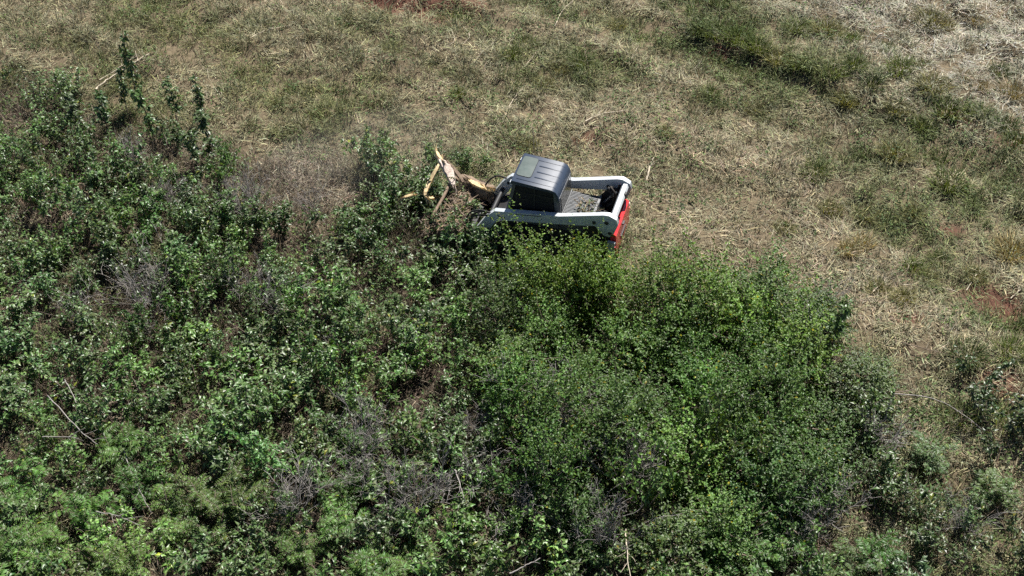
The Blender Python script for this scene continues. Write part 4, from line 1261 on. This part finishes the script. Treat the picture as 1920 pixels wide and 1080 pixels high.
# mulch thrown over the mulching head and on the engine cover
def litter(name, cx, cy, cz_fn, ax_, ay_, n, cols, seed, lr=(.08, .3), zspread=.12):
    r = np.random.default_rng(seed)
    q = np.sqrt(r.random(n)); a = r.uniform(0, 6.283, n)
    x_ = cx + ax_ * q * np.cos(a); y_ = cy + ay_ * q * np.sin(a)
    z_ = cz_fn(x_, y_) + r.uniform(.005, zspread, n)
    V, F = blade_arrays(np.stack([x_, y_, z_], -1), r.uniform(0, 6.283, n), r.uniform(1.1, 1.7, n), r.uniform(*lr, n), r.uniform(.012, .03, n), r.uniform(-.3, .3, n), r)
    c = np.array(cols)[r.integers(0, len(cols), n)] * np.clip(r.normal(1, .25, (n, 1)), .5, 1.6)
    o = link(name, np_mesh(name, V, F, np.repeat(c, 5, 0)), M['blade'])
    return o
c17, s17 = math.cos(R(163)), math.sin(R(163))
def mach(x_, y_):
    return MX + x_ * c17 - y_ * s17, MY + x_ * s17 + y_ * c17
def local_xy(X, Y):
    return (X - MX) * c17 + (Y - MY) * s17, -(X - MX) * s17 + (Y - MY) * c17
hx, hy = mach(1.75, -.1)
def head_z(X, Y):
    lx_, ly_ = local_xy(X, Y)
    return np.where((lx_ > 1.38) & (lx_ < 2.05) & (abs(ly_) < .84), .64, .12 + .2 * np.exp(-((lx_ - 1.7) / .6) ** 2))
MULCH = [(.20, .145, .095), (.15, .105, .07), (.27, .20, .14), (.10, .075, .055), (.34, .25, .14)]
o = litter('mulch', hx, hy, head_z, 0.9, 1.05, 1500, MULCH, 31, (.08, .34), .16)
tag(o, 'brown wood mulch and torn twigs heaped over the mulching head', 'mulch', kind='stuff')
ex, ey = mach(-1.12, .05)
o = litter('leaf_litter', ex, ey, lambda X, Y: np.full(np.shape(X), 1.375), .24, .26, 60, [(.34, .27, .16), (.08, .12, .04), (.2, .15, .09), (.10, .13, .05), (.12, .09, .06)], 33, (.06, .3), .05)
tag(o, 'straw and leaf bits lying on the engine grille', 'litter', kind='stuff')

# ------------------------------------------------------------------ dust thrown up by the mulcher
dm = bpy.data.materials.new('dust_cloud'); dm.use_nodes = True
dn = dm.node_tree; dn.nodes.remove(dn.nodes['Principled BSDF'])
pv = dn.nodes.new('ShaderNodeVolumePrincipled')
pv.inputs['Color'].default_value = (.75, .70, .62, 1); pv.inputs['Density'].default_value = .045; pv.inputs['Anisotropy'].default_value = .3
dn.links.new(pv.outputs[0], dn.nodes['Material Output'].inputs['Volume'])
bm = bmesh.new(); bmesh.ops.create_icosphere(bm, subdivisions=3, radius=1.0)
dr = np.random.default_rng(3)
for v in bm.verts:
    v.co = v.co * (1 + .18 * (vnoise(v.co.x * 2 + 5, v.co.y * 2 + v.co.z, .8, 3) - .5))
    v.co = Vector((v.co.x * 2.6, v.co.y * 1.5, max(v.co.z, -.25) * 1.0))
dust = link('dust', bm_mesh(bm, 'dust'), dm)
p_ = gp(690, 330); dust.location = (p_[0], p_[1], p_[2] + .55); dust.rotation_euler = (0, 0, R(20))
tag(dust, 'thin pale dust hanging beyond the splintered tree', 'dust', kind='stuff')

# ------------------------------------------------------------------ labels that single out one of many look-alikes
ORD = ['leftmost', 'second', 'third', 'fourth', 'fifth', 'sixth', 'seventh', 'eighth', 'ninth', 'tenth', 'eleventh', 'twelfth', 'thirteenth', 'fourteenth', 'fifteenth', 'sixteenth', 'seventeenth']
ROW = ['upper', 'middle', 'lower', 'lowest']
by_label = {}
for o in list(COL.objects):
    if o.parent is None and o.get('category') in ('shrub', 'tussock', 'sapling'):
        by_label.setdefault(o['label'], []).append(o)
for lb, os_ in by_label.items():
    if len(os_) < 2: continue
    os_.sort(key=lambda o: to_px(o.location)[1])
    rows = max(1, min(4, math.ceil(len(os_) / 9)))
    for k_, chunk in enumerate(np.array_split(np.arange(len(os_)), rows)):
        ch = sorted((os_[i] for i in chunk), key=lambda o: to_px(o.location)[0])
        for i, o in enumerate(ch):
            head = ORD[min(i, 16)] + ('' if i == 0 else ' from left')
            row = '' if rows == 1 else (', ' + (['upper', 'lower'] if rows == 2 else ['upper', 'middle', 'lower'] if rows == 3 else ['top', 'second', 'third', 'bottom'])[k_] + ' row')
            o['label'] = head + row + ': ' + lb
